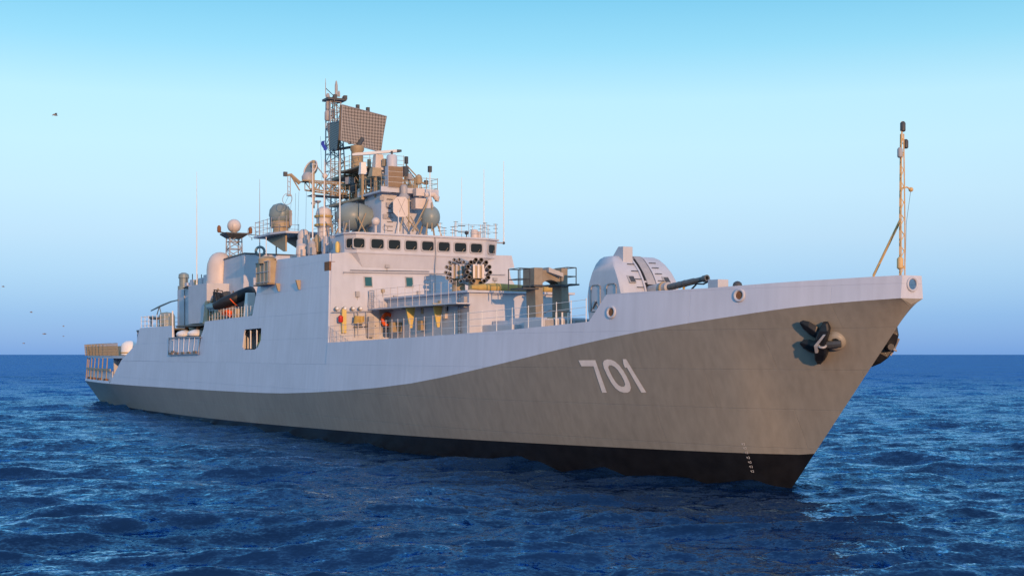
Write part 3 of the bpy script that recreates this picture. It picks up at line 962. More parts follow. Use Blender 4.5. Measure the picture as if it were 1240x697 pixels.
# ------------------------------------------------------------------ gun turret
def gun():
    tc_, sc_ = 19.9, 0.0
    base = 7.05
    def ring(z, tf, tr, w, cr, off=0.0):
        pts = []
        for cx, cy, a0 in ((tr - cr, w - cr, 0), (tf + cr, w - cr, 90), (tf + cr, -w + cr, 180), (tr - cr, -w + cr, 270)):
            for k in (0, 90):
                a = R(a0 + k)
                pts.append((cx + cr * math.cos(a), cy + cr * math.sin(a), z))
        return pts
    lv = [(7.05, 17.0, 20.25, 1.66, 0.12), (7.6, 17.0, 20.3, 1.71, 0.12), (8.3, 17.13, 20.3, 1.73, 0.12), (8.9, 17.4, 20.2, 1.70, 0.12), (9.4, 17.75, 20.02, 1.64, 0.12),
          (9.8, 18.15, 19.85, 1.54, 0.12), (10.05, 18.45, 19.7, 1.40, 0.12), (10.16, 18.65, 19.55, 1.25, 0.12)]
    m = MB()
    rings = [ring(*l) for l in lv]
    m.loft(rings, 'paint', True)
    m.lathe((18.7, 0, 6.7), [(1.7, 0), (1.7, 0.36)], 28, 'paint2')
    o = m.build('gun_turret', SHIP)
    def zf(z, w=False):
        for a, b in zip(lv, lv[1:]):
            if z <= b[0]:
                q = (z - a[0]) / (b[0] - a[0]); return [a[i] + (b[i] - a[i]) * q for i in range(5)]
        return lv[-1]
    # barrel slot: shade painted as a black strip on the shell, between cheeks
    b = MB(); k = MB()
    zs = [7.15, 7.6, 8.1, 8.6, 9.0, 9.4, 9.75, 10.0, 10.15]
    for off, hw, mm in ((0.015, 0.34, 'black'), ):
        vs = []
        for z in zs:
            tf = zf(z)[1]
            vs += [(tf - off, hw, z), (tf - off, -hw, z)]
        b.add(vs, [[2 * i, 2 * i + 1, 2 * i + 3, 2 * i + 2] for i in range(len(zs) - 1)], mm)
    b.build('elevation_slot', o)
    for sg in (1, -1):
        b = MB()
        b.loft([[(zf(z)[1] + 0.25, sg * 0.34, z), (zf(z)[1] - 0.10, sg * 0.34, z), (zf(z)[1] - 0.10, sg * 0.43, z), (zf(z)[1] + 0.25, sg * 0.43, z)] for z in zs], 'paint', False)
        b.build('slot_cheek', o)
    # curved shutter inside the slot
    b = MB()
    rr = [(18.0 + 0.75 * 0 - 0.0, 0)]
    vs = []
    zq = [8.75, 9.0, 9.3, 9.6, 9.85, 10.05, 10.18]
    for z in zq:
        tf = zf(min(z, 10.15))[1] - 0.07
        vs += [(tf, 0.16, z), (tf, -0.30, z), (tf + 0.2, -0.30, z), (tf + .2, .16, z)]
    b.loft([vs[i * 4:i * 4 + 4] for i in range(len(zq))], 'paint2', False)
    b.build('slot_shutter', o)
    # barrel
    a = Vector((16.75, 0, 8.45)); e = Vector((12.85, 0, 8.83))
    d = (e - a).normalized(); L = (e - a).length
    b = MB()
    b.lathe(a, [(0.30, -0.6), (0.30, 0.55), (0.26, 0.6), (0.26, 0.95), (0.16, 1.0)], 16, 'paint2', d)
    b.lathe(a, [(0.155, 0.95), (0.15, L - 1.0), (0.125, L - 0.9), (0.12, L - 0.28), (0.155, L - 0.26), (0.155, L), (0.09, L), (0.085, L - .4)], 16, 'steel', d)
    b.lathe(a + d * (L - .2), [(0.088, 0), (0.001, 0.001)], 12, 'black', d)
    b.lathe(a, [(0.31, 0.5), (0.33, 0.52), (0.33, 0.62), (0.31, 0.64)], 16, 'tan', d)
    b.tube([a + d * 1.0 + Vector((0, 0.25, -.2)), a + d * 1.4 + Vector((0, .2, -.6)), a + d * 2.0 + Vector((0, .15, -.75)), a + d * 2.7 + Vector((0, .1, -.45)), a + d * 3.2 + Vector((0, .05, -.16)),
            a + d * 3.7 + Vector((0, .05, -.24)), a + d * 4.2 + Vector((0, 0.02, -.14))], 0.04, 'rubber', 6)
    for q in (1.35, 1.75, 2.2):
        b.lathe(a, [(0.15, q), (0.165, q + 0.02), (0.165, q + 0.07), (0.15, q + 0.09)], 14, 'steel', d)
    b.tube([a + d * 2.15 + Vector((0, 0, -.12)), a + d * 2.15 + Vector((0, 0, -.85))], 0.06, 'gold', 6)
    b.build('barrel', o)
    # sight hood
    b = MB()
    p = T(768, 316, 19.6)
    b.hexa([(18.2, 0.95, 9.72), (18.2, 0.4, 9.72), (19.4, 0.4, 9.95), (19.4, 0.95, 9.95)],
           [(18.2, 0.95, 10.6), (18.2, 0.4, 10.6), (18.65, 0.4, 10.62), (18.65, 0.95, 10.62)], 'paint')
    b.build('sight_hood', o, bevel=0.03)
    # side hatches: raised rounded frames on the starboard flank
    for c in (18.05, 19.45):
        b = MB()
        def arch(w, z0, z1, off):
            pts = []
            for t_, z_ in [(-w, z0), (-w, z1 - .22), (-w * .92, z1 - .08), (-w * .6, z1), (w * .6, z1), (w * .92, z1 - .08), (w, z1 - .22), (w, z0)]:
                pts.append(Vector((c + t_, zf(z_)[3] + off, z_)))
            return pts
        P_ = arch(0.42, 7.5, 8.78, 0.02)
        b.tube(P_ + [P_[0]], 0.035, 'paint2', 5)
        P2 = arch(0.3, 7.62, 8.1, 0.02)
        b.tube([P2[0], (c, zf(8.0)[3] + .02, 8.0), P2[-1]], 0.03, 'paint2', 5)
        b.tube([(c - .2, zf(7.7)[3] + .03, 7.65), (c - .1, zf(7.9)[3] + .03, 7.95), (c + .2, zf(7.7)[3] + .03, 7.65)], 0.03, 'dark', 5)
        b.build('hatch', o)
    # front sight ports and grab steps
    for s_ in (1.0, -1.02):
        b = MB()
        z = 8.98
        tf = zf(z)[1]
        b.box((tf - 0.02, s_, z), (0.06, 0.38, 0.44), 'paint2', 0, R(40)); b.box((tf - 0.05, s_ - .03, z), (0.06, 0.26, 0.32), 'dark', 0, R(40))
        b.build('sight_port', o)
    for s_, zl in ((0.62, (8.2, 8.6, 9.0, 9.4, 9.75)), (-0.72, (8.95, 9.3, 9.6, 9.85))):
        for z in zl:
            b = MB()
            tf = zf(z)[1]
            b.tube([(tf - .03, s_ + .2, z), (tf - .06, s_ + .15, z), (tf - .06, s_ - .15, z), (tf - .03, s_ - .2, z)], 0.02, 'dark', 5)
            b.build('grab_step', o)
    return o
gun()

b = MB(); p = S(893, 345, 1.6)
b.lathe((p.x, 1.6, 7.25), [(.2, 0), (.2, p.z - 7.25), (.17, p.z - 7.16), (.09, p.z - 7.1), (.01, p.z - 7.08)], 14, 'dark'); b.build('capstan', SHIP)
# box by the bulwark ahead of the gun
m = MB(); p = S(869, 344, 2.0)
m.span(p.x - 0.35, p.x + 0.35, 1.7, 2.25, 7.3, S(869, 338.5, 2.0).z, 'paint'); m.build('vent_trunk', SHIP, bevel=0.02)

# ------------------------------------------------------------------ bow fittings
def jackstaff():
    t = 1.05
    b0, tp = S(1092, 331, 0), S(1093.4, 152, 0)
    zj = S(1091, 265, 0).z
    m = MB()
    w = 0.11
    for a in range(3):
        q = R(a * 120)
        m.tube([(t + w * math.cos(q), w * math.sin(q), 7.4), (t + w * math.cos(q), w * math.sin(q), zj), (t + w * .6 * math.cos(q), w * .6 * math.sin(q), tp.z - .3)], 0.025, 'ochre', 5)
    z = 7.6; i = 0
    while z < tp.z - 0.5:
        q1, q2 = R(i * 120), R(i * 120 + 120)
        k = 1.0 if z < zj else 0.7
        m.tube([(t + w * k * math.cos(q1), w * k * math.sin(q1), z), (t + w * k * math.cos(q2), w * k * math.sin(q2), z + .28)], 0.018, 'ochre', 4)
        z += 0.2; i += 1
    m.tube([(t, 0, tp.z - .6), (t, 0, tp.z + .15)], 0.03, 'ochre', 5)
    o = m.build('jackstaff', SHIP)
    b = MB()
    f = S(1058, 333, 0)
    b.tube([(f.x, 0.0, f.z - 1.0), (f.x, 0, f.z), (t + .05, 0, zj)], 0.05, 'ochre', 6)
    b.build('stay', o)
    b = MB()
    a = T(1092, 228, t); e = T(1098, 226.5, t); h = T(1103, 229.5, t)
    b.tube([a, e, h], 0.03, 'ochre', 5); b.ball(h, 0.09, 'ochre', 8, 5)
    b.tube([h, T(1097.5, 270, t), T(1096, 330, t)], 0.01, 'dark', 4)
    b.build('lamp_bracket', o)
    for u, v, r_, mm in ((1097, 174, 0.09, 'dark'), (1089.8, 184.5, 0.1, 'paint2'), (1093.3, 153, 0.1, 'dark'), (1090, 318, 0.12, 'ochre')):
        b = MB(); p = T(u, v, t)
        b.lathe(p, [(r_ * .6, -r_ * 2), (r_, -r_ * 1.6), (r_, r_ * 1.2), (r_ * .5, r_ * 1.8)], 10, mm)
        b.tube([p, (t, 0, p.z)], 0.02, 'dark', 4)
        b.build('navigation_lamp', o)
jackstaff()

def fairlead(u, v, r_):
    p = on_hull(u, v, 0.0); n = hull_n(p.x, p.z)
    b = MB()
    b.torus(p + n * 0.02, r_, 0.06, 'paint', n, 24, 8)
    b.lathe(p, [(r_, 0.015), (r_ * .97, 0.012), (0.01, 0.012)], 20, 'dark', n)  # dark disc painted on for the shaded hole, plating uncut
    b.lathe(p, [(r_ * .8, 0.02), (r_ * .45, 0.022), (.01, .022)], 16, 'rust', n)  # brown disc painted in for the light inside the hole
    b.build('fairlead', HULL)
fairlead(740.5, 378, 0.23); fairlead(895.5, 357.5, 0.22)
b = MB(); b.torus((0.53, 0, 7.98), 0.235, 0.045, 'paint', (1, 0, 0), 24, 8); b.build('bull_nose', HULL)

# ------------------------------------------------------------------ pennant number, conforming to the flare
def numerals():
    Z = lambda pts: [(690 + x / 6.97, 420 + y / 6.97) for x, y in pts]
    seven = Z([(75, 110), (218, 108), (315, 382), (275, 382), (203, 160), (100, 160)])
    zero = Z([(318, 102), (290, 112), (281, 135), (290, 175), (318, 235), (350, 295), (385, 342), (420, 370), (455, 382), (490, 382), (512, 368), (518, 340), (508, 300), (485, 250), (455, 198), (420, 152), (385, 120), (350, 104)])
    hole = Z([(335, 152), (327, 170), (338, 200), (362, 250), (388, 292), (412, 318), (440, 333), (462, 330), (470, 312), (460, 280), (438, 238), (408, 192), (380, 164), (355, 152)])
    one = Z([(450, 100), (478, 100), (648, 380), (607, 382), (485, 172), (468, 172), (455, 140)])
    for lp in ([seven], [zero, hole], [one]):
        P = [[Vector((on_hull(u, v).x, on_hull(u, v).z, 0)) for u, v in l_] for l_ in lp]
        flat = [p for l_ in P for p in l_]
        tris = tessellate_polygon(P)
        bm = bmesh.new()
        vs = [bm.verts.new(p) for p in flat]
        for t_ in tris:
            try: bm.faces.new([vs[i] for i in t_])
            except ValueError: pass
        bmesh.ops.subdivide_edges(bm, edges=bm.edges[:], cuts=3, use_grid_fill=True)
        bmesh.ops.triangulate(bm, faces=bm.faces)
        bm.verts.ensure_lookup_table()
        mb = MB()
        mb.add([hull_pt(v.co.x, v.co.y, 0.02) for v in bm.verts], [[v.index for v in f.verts] for f in bm.faces], 'numeral', True)
        bm.free()
        mb.build('hull_numeral', HULL)
numerals()
def draught_marks(pts, h):
    b = MB()
    for u, v in pts:
        for du, kind in ((-h * .45, 0), (h * .5, 1)):
            p = on_hull(u + du, v, 0.015); n = hull_n(p.x, p.z)
            x = Vector((0, 0, 1)).cross(n).normalized(); y = n.cross(x)
            k = h * 0.02
            for bx, by, bw, bh in (((0, .9, 1.2, .35), (0, -.9, 1.2, .35), (.45, .0, .35, 1.6)) if kind else ((-.45, .3, .35, 1.2), (0, -.1, 1.2, .35), (.45, 0, .35, 2.0))):
                c = p + x * bx * k + y * by * k
                b.add([c - x * bw * k / 2 - y * bh * k / 2, c + x * bw * k / 2 - y * bh * k / 2, c + x * bw * k / 2 + y * bh * k / 2, c - x * bw * k / 2 + y * bh * k / 2], [[0, 1, 2, 3]], 'numeral')
    b.build('draught_marks', HULL)
draught_marks([(900, 537), (902, 542), (904, 547.5), (906, 553.5), (908, 559), (909.5, 564.5), (911, 570)], 2.3)
draught_marks([(290.6, 494.5), (291.4, 498), (292.2, 501.5), (293, 505), (293.8, 508.5)], 1.6)

# ------------------------------------------------------------------ anchors and their bolsters
def anchor(side, label):
    C_ = on_hull(1012, 412.5); n0 = hull_n(C_.x, C_.z)
    A = on_hull(998, 412); n = hull_n(A.x, A.z)
    flip = lambda p: Vector((p[0], p[1] * side, p[2]))
    b = MB()
    ax = (n0 + Vector((-0.25, 0, 0.0))).normalized()
    pr = [(0.44, -0.3), (0.40, 0.05), (0.33, 0.16), (0.25, 0.21), (0.19, 0.21), (0.17, 0.0)]
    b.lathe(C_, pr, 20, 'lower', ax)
    b.v = [tuple(flip(p)) for p in b.v]
    b.build('anchor_bolster', HULL)
    up = (on_hull(995, 396) - on_hull(995, 430)); up -= n * up.dot(n); up.normalize()
    aft = (on_hull(975, 412) - A); aft -= n * aft.dot(n); aft.normalize()
    q = lambda a, u_, o_: A + aft * a + up * u_ + n * (o_ - (0.16 if side > 0 else -0.08))
    root = empty('anchor', flip(A), label, 'anchor')
    def bld(mb, nm):
        mb.v = [tuple(flip(p)) for p in mb.v]
        return mb.build(nm, root)
    b = MB()
    b.tube([q(-0.75, 0.0, 0.45), q(-0.35, 0, .52), q(0.1, 0, 0.5)], [0.13, 0.15, 0.17], 'dark', 8)
    b.torus(q(-0.1, 0.05, 0.72), 0.13, 0.045, 'paint2', up, 14, 6)
    bld(b, 'shank')
    b = MB()                                           # crown: forged block with shoulders
    def rect(a, u_, o_, da, do): return [q(a - da, u_, o_ - do), q(a + da, u_, o_ - do), q(a + da, u_, o_ + do), q(a - da, u_, o_ + do)]
    b.loft([rect(-.1, .86, .34, .10, .10), rect(-.1, .62, .40, .2, .2), rect(-.02, .3, .44, .22, .26), rect(0, 0, .46, .2, .28), rect(0, -.35, .44, .24, .26), rect(.06, -.66, .38, .2, .2), rect(.14, -.92, .3, .08, .1)], 'rubber', False)
    bld(b, 'crown').modifiers.new('bevel', 'BEVEL').width = .05
    b = MB(); b.loft([rect(-.16, .5, .68, .05, .05), rect(.12, .12, .78, .07, .06), rect(.1, -.2, .78, .05, .05)], 'paint2', False); bld(b, 'shackle')
    for u0, u1, tw in ((0.30, 0.86, .1), (-0.30, -0.02, -.1)):
        b = MB()
        rings = []
        for f, w, d_ in ((0.0, 0.22, 0.16), (0.25, 0.30, 0.12), (0.6, 0.30, 0.09), (0.9, 0.2, 0.06), (1.05, 0.06, 0.03)):
            cu = u0 + (u1 - u0) * f; a = 0.05 + .80 * f; o_ = 0.36 + 0.02 * f
            rings.append([q(a, cu + w, o_ - d_ * .3), q(a, cu + w * .3, o_ + d_), q(a, cu - w * .5, o_ + d_ * .8), q(a, cu - w, o_ - d_ * .4), q(a, cu, o_ - d_)])
        b.loft(rings, 'rubber', False)
        bld(b, 'fluke').modifiers.new('bevel', 'BEVEL').width = .03
anchor(1, 'dark stockless anchor with two flukes housed on the starboard bow beside the numbered side')
anchor(-1, 'dark anchor mostly hidden behind the stem, sticking out under the port bow')

# ------------------------------------------------------------------ bridge roof fittings
ROOF = 12.97
def on_roof(u, t): return Vector((t, T(u, 285, t).y, ROOF))
def roof_things():
    for u, h, t in ((533, 1.0, 42.6), (538, .7, 42.6), (548, .8, 42.6), (552, 1.2, 43), (572, .9, 42.6), (582, 1.0, 42.6), (587.5, 1.2, 42.8), (591, 1.1, 43.2), (600, 1.1, 42.4)):
        b = MB(); p = on_roof(u, t)
        b.tube([p, p + Vector((0, 0, h))], 0.03, 'white', 5)
        for k in range(3): b.box(p + Vector((0, 0, h * (.45 + .25 * k))), (0.06, 0.3, 0.03), 'dark')
        b.build('antenna', SHIP)
    for (u, vt, vb, t, r) in ((559, 215, 283, 43, .022), (586, 205, 284, 43, .03), (610, 195, 289, 43, .03)):
        p, q = T(u, vb, t), T(u, vt, t)
        p.z = ROOF - .1
        b = MB()
        b.tube([p, p + (q - p) * .08, q], [r * 2.0, r * 1.2, r * .6], 'white', 6)
        if u == 610: b.tube([p, (t, BSR, p.z)], 0.05, 'paint2', 5); b.ball(p, .1, 'dark', 8, 6)
        if u == 559:
            for k in (.03, .14, .24): b.box(p + (q - p) * k, (0.08, 0.5, .05), 'dark')
        b.build('whip_antenna', SHIP)
    b = MB(); p = on_roof(574.5, 42.4)
    b.lathe(p, [(0.26, 0), (0.26, 0.5), (0.2, 0.62), (0.05, 0.66)], 12, 'dome'); b.box(p + Vector((-.1, -.25, .25)), (.4, .2, .5), 'dome')
    b.build('search_light', SHIP)
    b = MB(); p = on_roof(565, 42.2)
    b.tube([p, p + Vector((0, 0, .3))], 0.04, 'dark', 6); b.ball(p + Vector((0, 0, .38)), .14, 'dark', 10, 6); b.build('compass', SHIP)
    railing([(41.6, BSR + .25, ROOF), (41.6, -1.6, ROOF)], 0.85, 0.9, 2, 'paint2', SHIP, .012, .018)
roof_things()

# ------------------------------------------------------------------ foremast tower with its radars
def quad_prism(m, lo, hi, mt): m.loft([lo, hi], mt, False)
def tower():
    t0, t1, w = 46.0, 48.9, 1.62
    zt = 16.1
    m = MB()
    R4 = lambda z, k=0.0: [(t0 - k, w + k, z), (t1 + k, w + k, z), (t1 + k, -w - k, z), (t0 - k, -w - k, z)]
    m.loft([R4(12.9, 0.12), R4(zt)], 'paint', False)
    o = m.build('mast_tower', SHIP, bevel=0.02)
    for i in range(9):
        b = MB(); y = w - 0.55; z = 13.3 + i * .3
        b.tube([(t0 + .1, y + .2, z), (t0 - .1, y + .2, z), (t0 - .1, y - .2, z), (t0 + .1, y - .2, z)], 0.022, 'dark', 4)
        b.build('rung', o)
    for u, v in ((466, 276), (470, 262), (495, 272)):
        p = T(u, v, t0)
        b = MB(); b.torus((t0 - .08, p.y, p.z), 0.17, 0.04, 'paint2', (1, 0, 0), 14, 6); b.build('vent', o)
    # platform on top
    b = MB()
    b.span(t0 - .7, t1 + .3, w + .35, -w - .6, zt, zt + .12, 'paint')
    b.span(t0 - .72, t0 - .66, w + .35, -w - .6, zt, zt + .35, 'paint')
    p = b.build('mast_platform', SHIP)
    z = zt + .12
    railing([(t1, w + .3, z), (t0 - .65, w + .3, z), (t0 - .65, -w - .55, z), (t1, -w - .55, z)], 0.95, .8, 3, 'tan', p if False else SHIP, .016, .022)
    # slatted brown screen
    a, c = T(469.5, 226.5, t0 - .75), T(487.5, 202, t0 - .75)
    b = MB()
    b.box((t0 - .55, (a.y + c.y) / 2, (a.z + c.z) / 2), (.5, abs(a.y - c.y), abs(c.z - a.z)), 'paint')
    n = 4
    for i in range(n):
        hh = abs(c.z - a.z) / n
        b.box((t0 - .82, (a.y + c.y) / 2, a.z + hh * (i + .5)), (.06, abs(a.y - c.y) - .06, hh - .05), 'brown')
    b.tube([(t0 - .5, (a.y + c.y) / 2, zt), (t0 - .5, (a.y + c.y) / 2, a.z)], .2, 'paint2', 8)
    b.build('jammer_panel', SHIP)
    # grey cylinder radome and the long navigation scanner above it
    p = T(474.5, 204, 46.6); q = T(474.5, 187.5, 46.6)
    r = 0.36
    b = MB()
    b.lathe((p.x, p.y, zt), [(.2, 0), (.2, p.z - zt), (r, p.z - zt), (r, q.z - zt - .15), (r * .8, q.z - zt), (.02, q.z - zt + .03)], 18, 'paint')
    o2 = b.build('scanner_drum', SHIP)
    e0, e1 = D(427, 187.3, px(48, 1.2) * FOC), D(486, 182.5, px(46.2, -.6) * FOC)
    mid = (e0 + e1) / 2
    b = MB()
    dd = (e1 - e0).normalized(); up = Vector((0, 0, 1)); sd = dd.cross(up).normalized()
    rg = []
    for f, k in ((0, .7), (.08, 1), (.92, 1), (1, .7)):
        c_ = e0 + (e1 - e0) * f
        rg.append([c_ + sd * .12 * k + up * .09 * k, c_ - sd * .12 * k + up * .09 * k, c_ - sd * .12 * k - up * .09 * k, c_ + sd * .12 * k - up * .09 * k])
    b.loft(rg[:3], 'white', False); b.loft(rg[2:], 'dark', False)
    b.tube([(p.x, p.y, q.z), (p.x, p.y, q.z + .25)], .08, 'dark', 6)
    b.tube([Vector((p.x, p.y, q.z + .2)), e0 + (e1 - e0) * .8], .05, 'dark', 6)
    b.build('navigation_scanner', o2)
    # pale mount left of the screen
    for u0, u1, vb, vt, t, mt in ((453, 463, 206, 188, 47.8, 'dome'), (436, 442.5, 211, 197, 48.5, 'white'), (449, 460, 214, 204, 47, 'tan')):
        a, c = T(u0, vb, t), T(u1, vt, t)
        b = MB()
        yc, w_ = (a.y + c.y) / 2, abs(a.y - c.y)
        b.loft([[(t - w_ * .6, yc + w_ * .6, a.z), (t + w_ * .6, yc + w_ * .6, a.z), (t + w_ * .6, yc - w_ * .6, a.z), (t - w_ * .6, yc - w_ * .6, a.z)],
                [(t - w_ * .4, yc + w_ * .45, c.z), (t + w_ * .4, yc + w_ * .45, c.z), (t + w_ * .4, yc - w_ * .45, c.z), (t - w_ * .4, yc - w_ * .45, c.z)]], mt, False)
        b.tube([(t, yc, zt - .2), (t, yc, a.z + .1)], .12, 'tan', 6)
        b.build('sensor_housing', SHIP, bevel=.02)
    # octagonal director plate with its drum, on an arm off the tower front
    c = T(486, 250.5, 44.6)
    b = MB()
    nrm = Vector((-1, .12, .05)).normalized(); x = Vector((0, 0, 1)).cross(nrm).normalized(); y = nrm.cross(x)
    def octa(rx, ry, off): return [c + nrm * off + x * (rx * sx) + y * (ry * sy) for sx, sy in ((.5, 1), (1, .55), (1, -.55), (.5, -1), (-.5, -1), (-1, -.55), (-1, .55), (-.5, 1))]
    b.loft([octa(.40, .50, -.2), octa(.56, .66, -.05), octa(.56, .66, .02)], 'dome', False)
    for s_ in ((-.5, .9, .5, -.9), (-.5, -.9, .5, .9)):
        b.tube([c + nrm * .035 + x * .5 * s_[0] + y * .62 * s_[1], c + nrm * .035 + x * .5 * s_[2] + y * .62 * s_[3]], .012, 'paint2', 4)
    b.tube([c - nrm * .1, (t0 + .2, c.y - .1, c.z)], .25, 'paint2', 10)
    o3 = b.build('director_plate', SHIP)
    q = T(489, 233, 45.0)
    b = MB(); b.lathe((q.x, q.y, q.z - .45), [(.36, 0), (.34, .25), (.24, .35), (.24, .85), (.15, .95)], 14, 'paint2'); b.build('drum', o3)
    # second director to port with its small drum arm
    b = MB()
    p = T(508, 247, 45.0)
    b.box(p, (.7, .9, .7), 'dome'); b.box(p + Vector((-.1, .1, .75)), (.5, .6, .5), 'dome'); b.tube([p + Vector((0, 0, .2)), (t0 + .3, p.y + .3, p.z)], .2, 'paint2', 8)
    b.tube([T(514, 236, 44.6), T(525, 235, 44.6), T(529, 240, 44.6), T(529, 244, 44.6)], [.18, .22, .22, .15], 'dome', 10)
    b.build('sensor_arm', SHIP)
    # missile illuminators: grey-green ellipsoid domes on legged stands
    def illum(u, v, t, rx, rz, legs, nose):
        c = T(u, v, t)
        b = MB()
        b.ball(c, rx, 'greendome', 22, 12, rz / rx)
        if nose:
            b.lathe(c + Vector((-.1, .1, rz * .2)), [(rx * .62, 0), (rx * .5, rz * .5), (rx * .28, rz * 1.2), (rx * .2, rz * 1.5), (.01, rz * 1.52)], 14, 'dome')
        o = b.build('illuminator_dome', SHIP)
        for du, ds in ((-1, -1), (-1, 1), (1, -1), (1, 1)):
            l_ = MB()
            l_.tube([c + Vector((du * rx * .5, ds * rx * .5, -rz * .4)), (c.x + du * rx * .9, c.y + ds * rx * .95, ROOF)], .06, 'tan', 6)
            l_.build('leg', o)
        return o
    illum(521, 263, 44.4, .66, .78, 1, True)
    illum(426, 262, 48.6, 1.12, .95, 1, False)
    b = MB()
    p = T(437, 262, 48.0)
    b.lathe(p, [(.9, -.1), (.8, .3), (.3, 1.0), (.05, 1.15)], 18, 'greendome', Vector((-.45, -1, .0)))
    b.build('illuminator_nose', SHIP)
    # braces under and beside the domes
    for (u0, v0, u1, v1, t) in ((500, 280, 519, 242, 44.2), (505, 280, 492, 262, 44.4), (512, 262, 499, 280, 44.4), (497, 262, 507, 280, 44.2), (523, 280, 523, 245, 43.9), (430, 282, 443, 258, 47), (443, 282, 433, 262, 47),
                                (403, 282, 400, 262, 48.5), (413, 283, 410, 265, 48), (488, 262, 484, 280, 44.6), (495, 240, 495, 280, 44.5)):
        b = MB(); p = T(u0, v0, t); q = T(u1, v1, t)
        if p.z < ROOF + .5: p.z = ROOF
        b.tube([p, q], .045, 'tan', 5); b.build('brace', SHIP)
    # pole with sensor head, starboard lamp mast
    b = MB(); p = T(521, 248, 44.2); q = T(520.5, 203, 44.2)
    b.tube([p, q], .035, 'white', 5); b.box(q + Vector((0, 0, -.1)), (.2, .22, .4), 'dark'); b.build('antenna', SHIP)
    b = MB(); p = T(482.5, 282, 42.4); q = T(482.5, 255, 42.4); p.z = ROOF
    b.tube([p, q], .03, 'white', 5); b.build('antenna', SHIP)
    b = MB(); p = T(455, 268, 45.5)
    b.ball(p, .28, 'dome', 12, 8); b.tube([p, (p.x, p.y, ROOF)], .08, 'dome', 6); b.build('search_light', SHIP)
tower()

def mast_deck():                                      # lower deck behind the bridge that carries the mast, with lit lamps' housings
    m = MB()
    m.span(43.3, 52.5, 5.0, -4.6, 11.6, 12.96, 'paint')
    m.build('mast_house', SHIP, bevel=.02)
    m = MB()
    m.span(50.0, 57.0, 5.6, -5.6, 9.2, 11.6, 'paint')
    m.span(57.0, 63.0, 2.0, -5.6, 9.2, 11.6, 'paint')
    m.span(52.5, 60, 2.0, -3.5, 11.6, 13.3, 'paint')
    m.build('after_mast_house', SHIP, bevel=.02)
    for u, v, t in ((408.5, 299, 43.0), (415.5, 297, 43.0), (412, 288, 43.2)):
        p = T(u, v, t)
        b = MB(); b.lathe(p - Vector((0, 0, .35)), [(.1, 0), (.14, .1), (.14, .55), (.06, .7)], 10, 'yellow'); b.build('lamp_housing', SHIP)
    railing([(43.4, 4.95, 12.96), (50, 4.95, 12.96)], .9, 1.0, 3, 'paint2', SHIP, .014, .02)
    # dark brown recess with a side light on the corner of the deckhouse
    b = MB(); p = sw(404, 321)
    b.span(41.75, 42.6, 6.55, 6.93, p.z - .28, p.z + .28, 'rust'); b.build('side_light', SHIP)
mast_deck()

def lattice(m, legs0, legs1, nseg, r, rb, mt):
    n = len(legs0)
    L0 = [Vector(p) for p in legs0]; L1 = [Vector(p) for p in legs1]
    P = lambda k, f: L0[k] + (L1[k] - L0[k]) * f
    for k in range(n): m.tube([L0[k], L1[k]], r, mt, 5)
    for i in range(nseg):
        f0, f1 = i / nseg, (i + 1) / nseg
        for k in range(n):
            k2 = (k + 1) % n
            m.tube([P(k, f0), P(k2, f1)] if (i + k) % 2 else [P(k2, f0), P(k, f1)], rb, mt, 4)
            m.tube([P(k, f1), P(k2, f1)], rb, mt, 4)

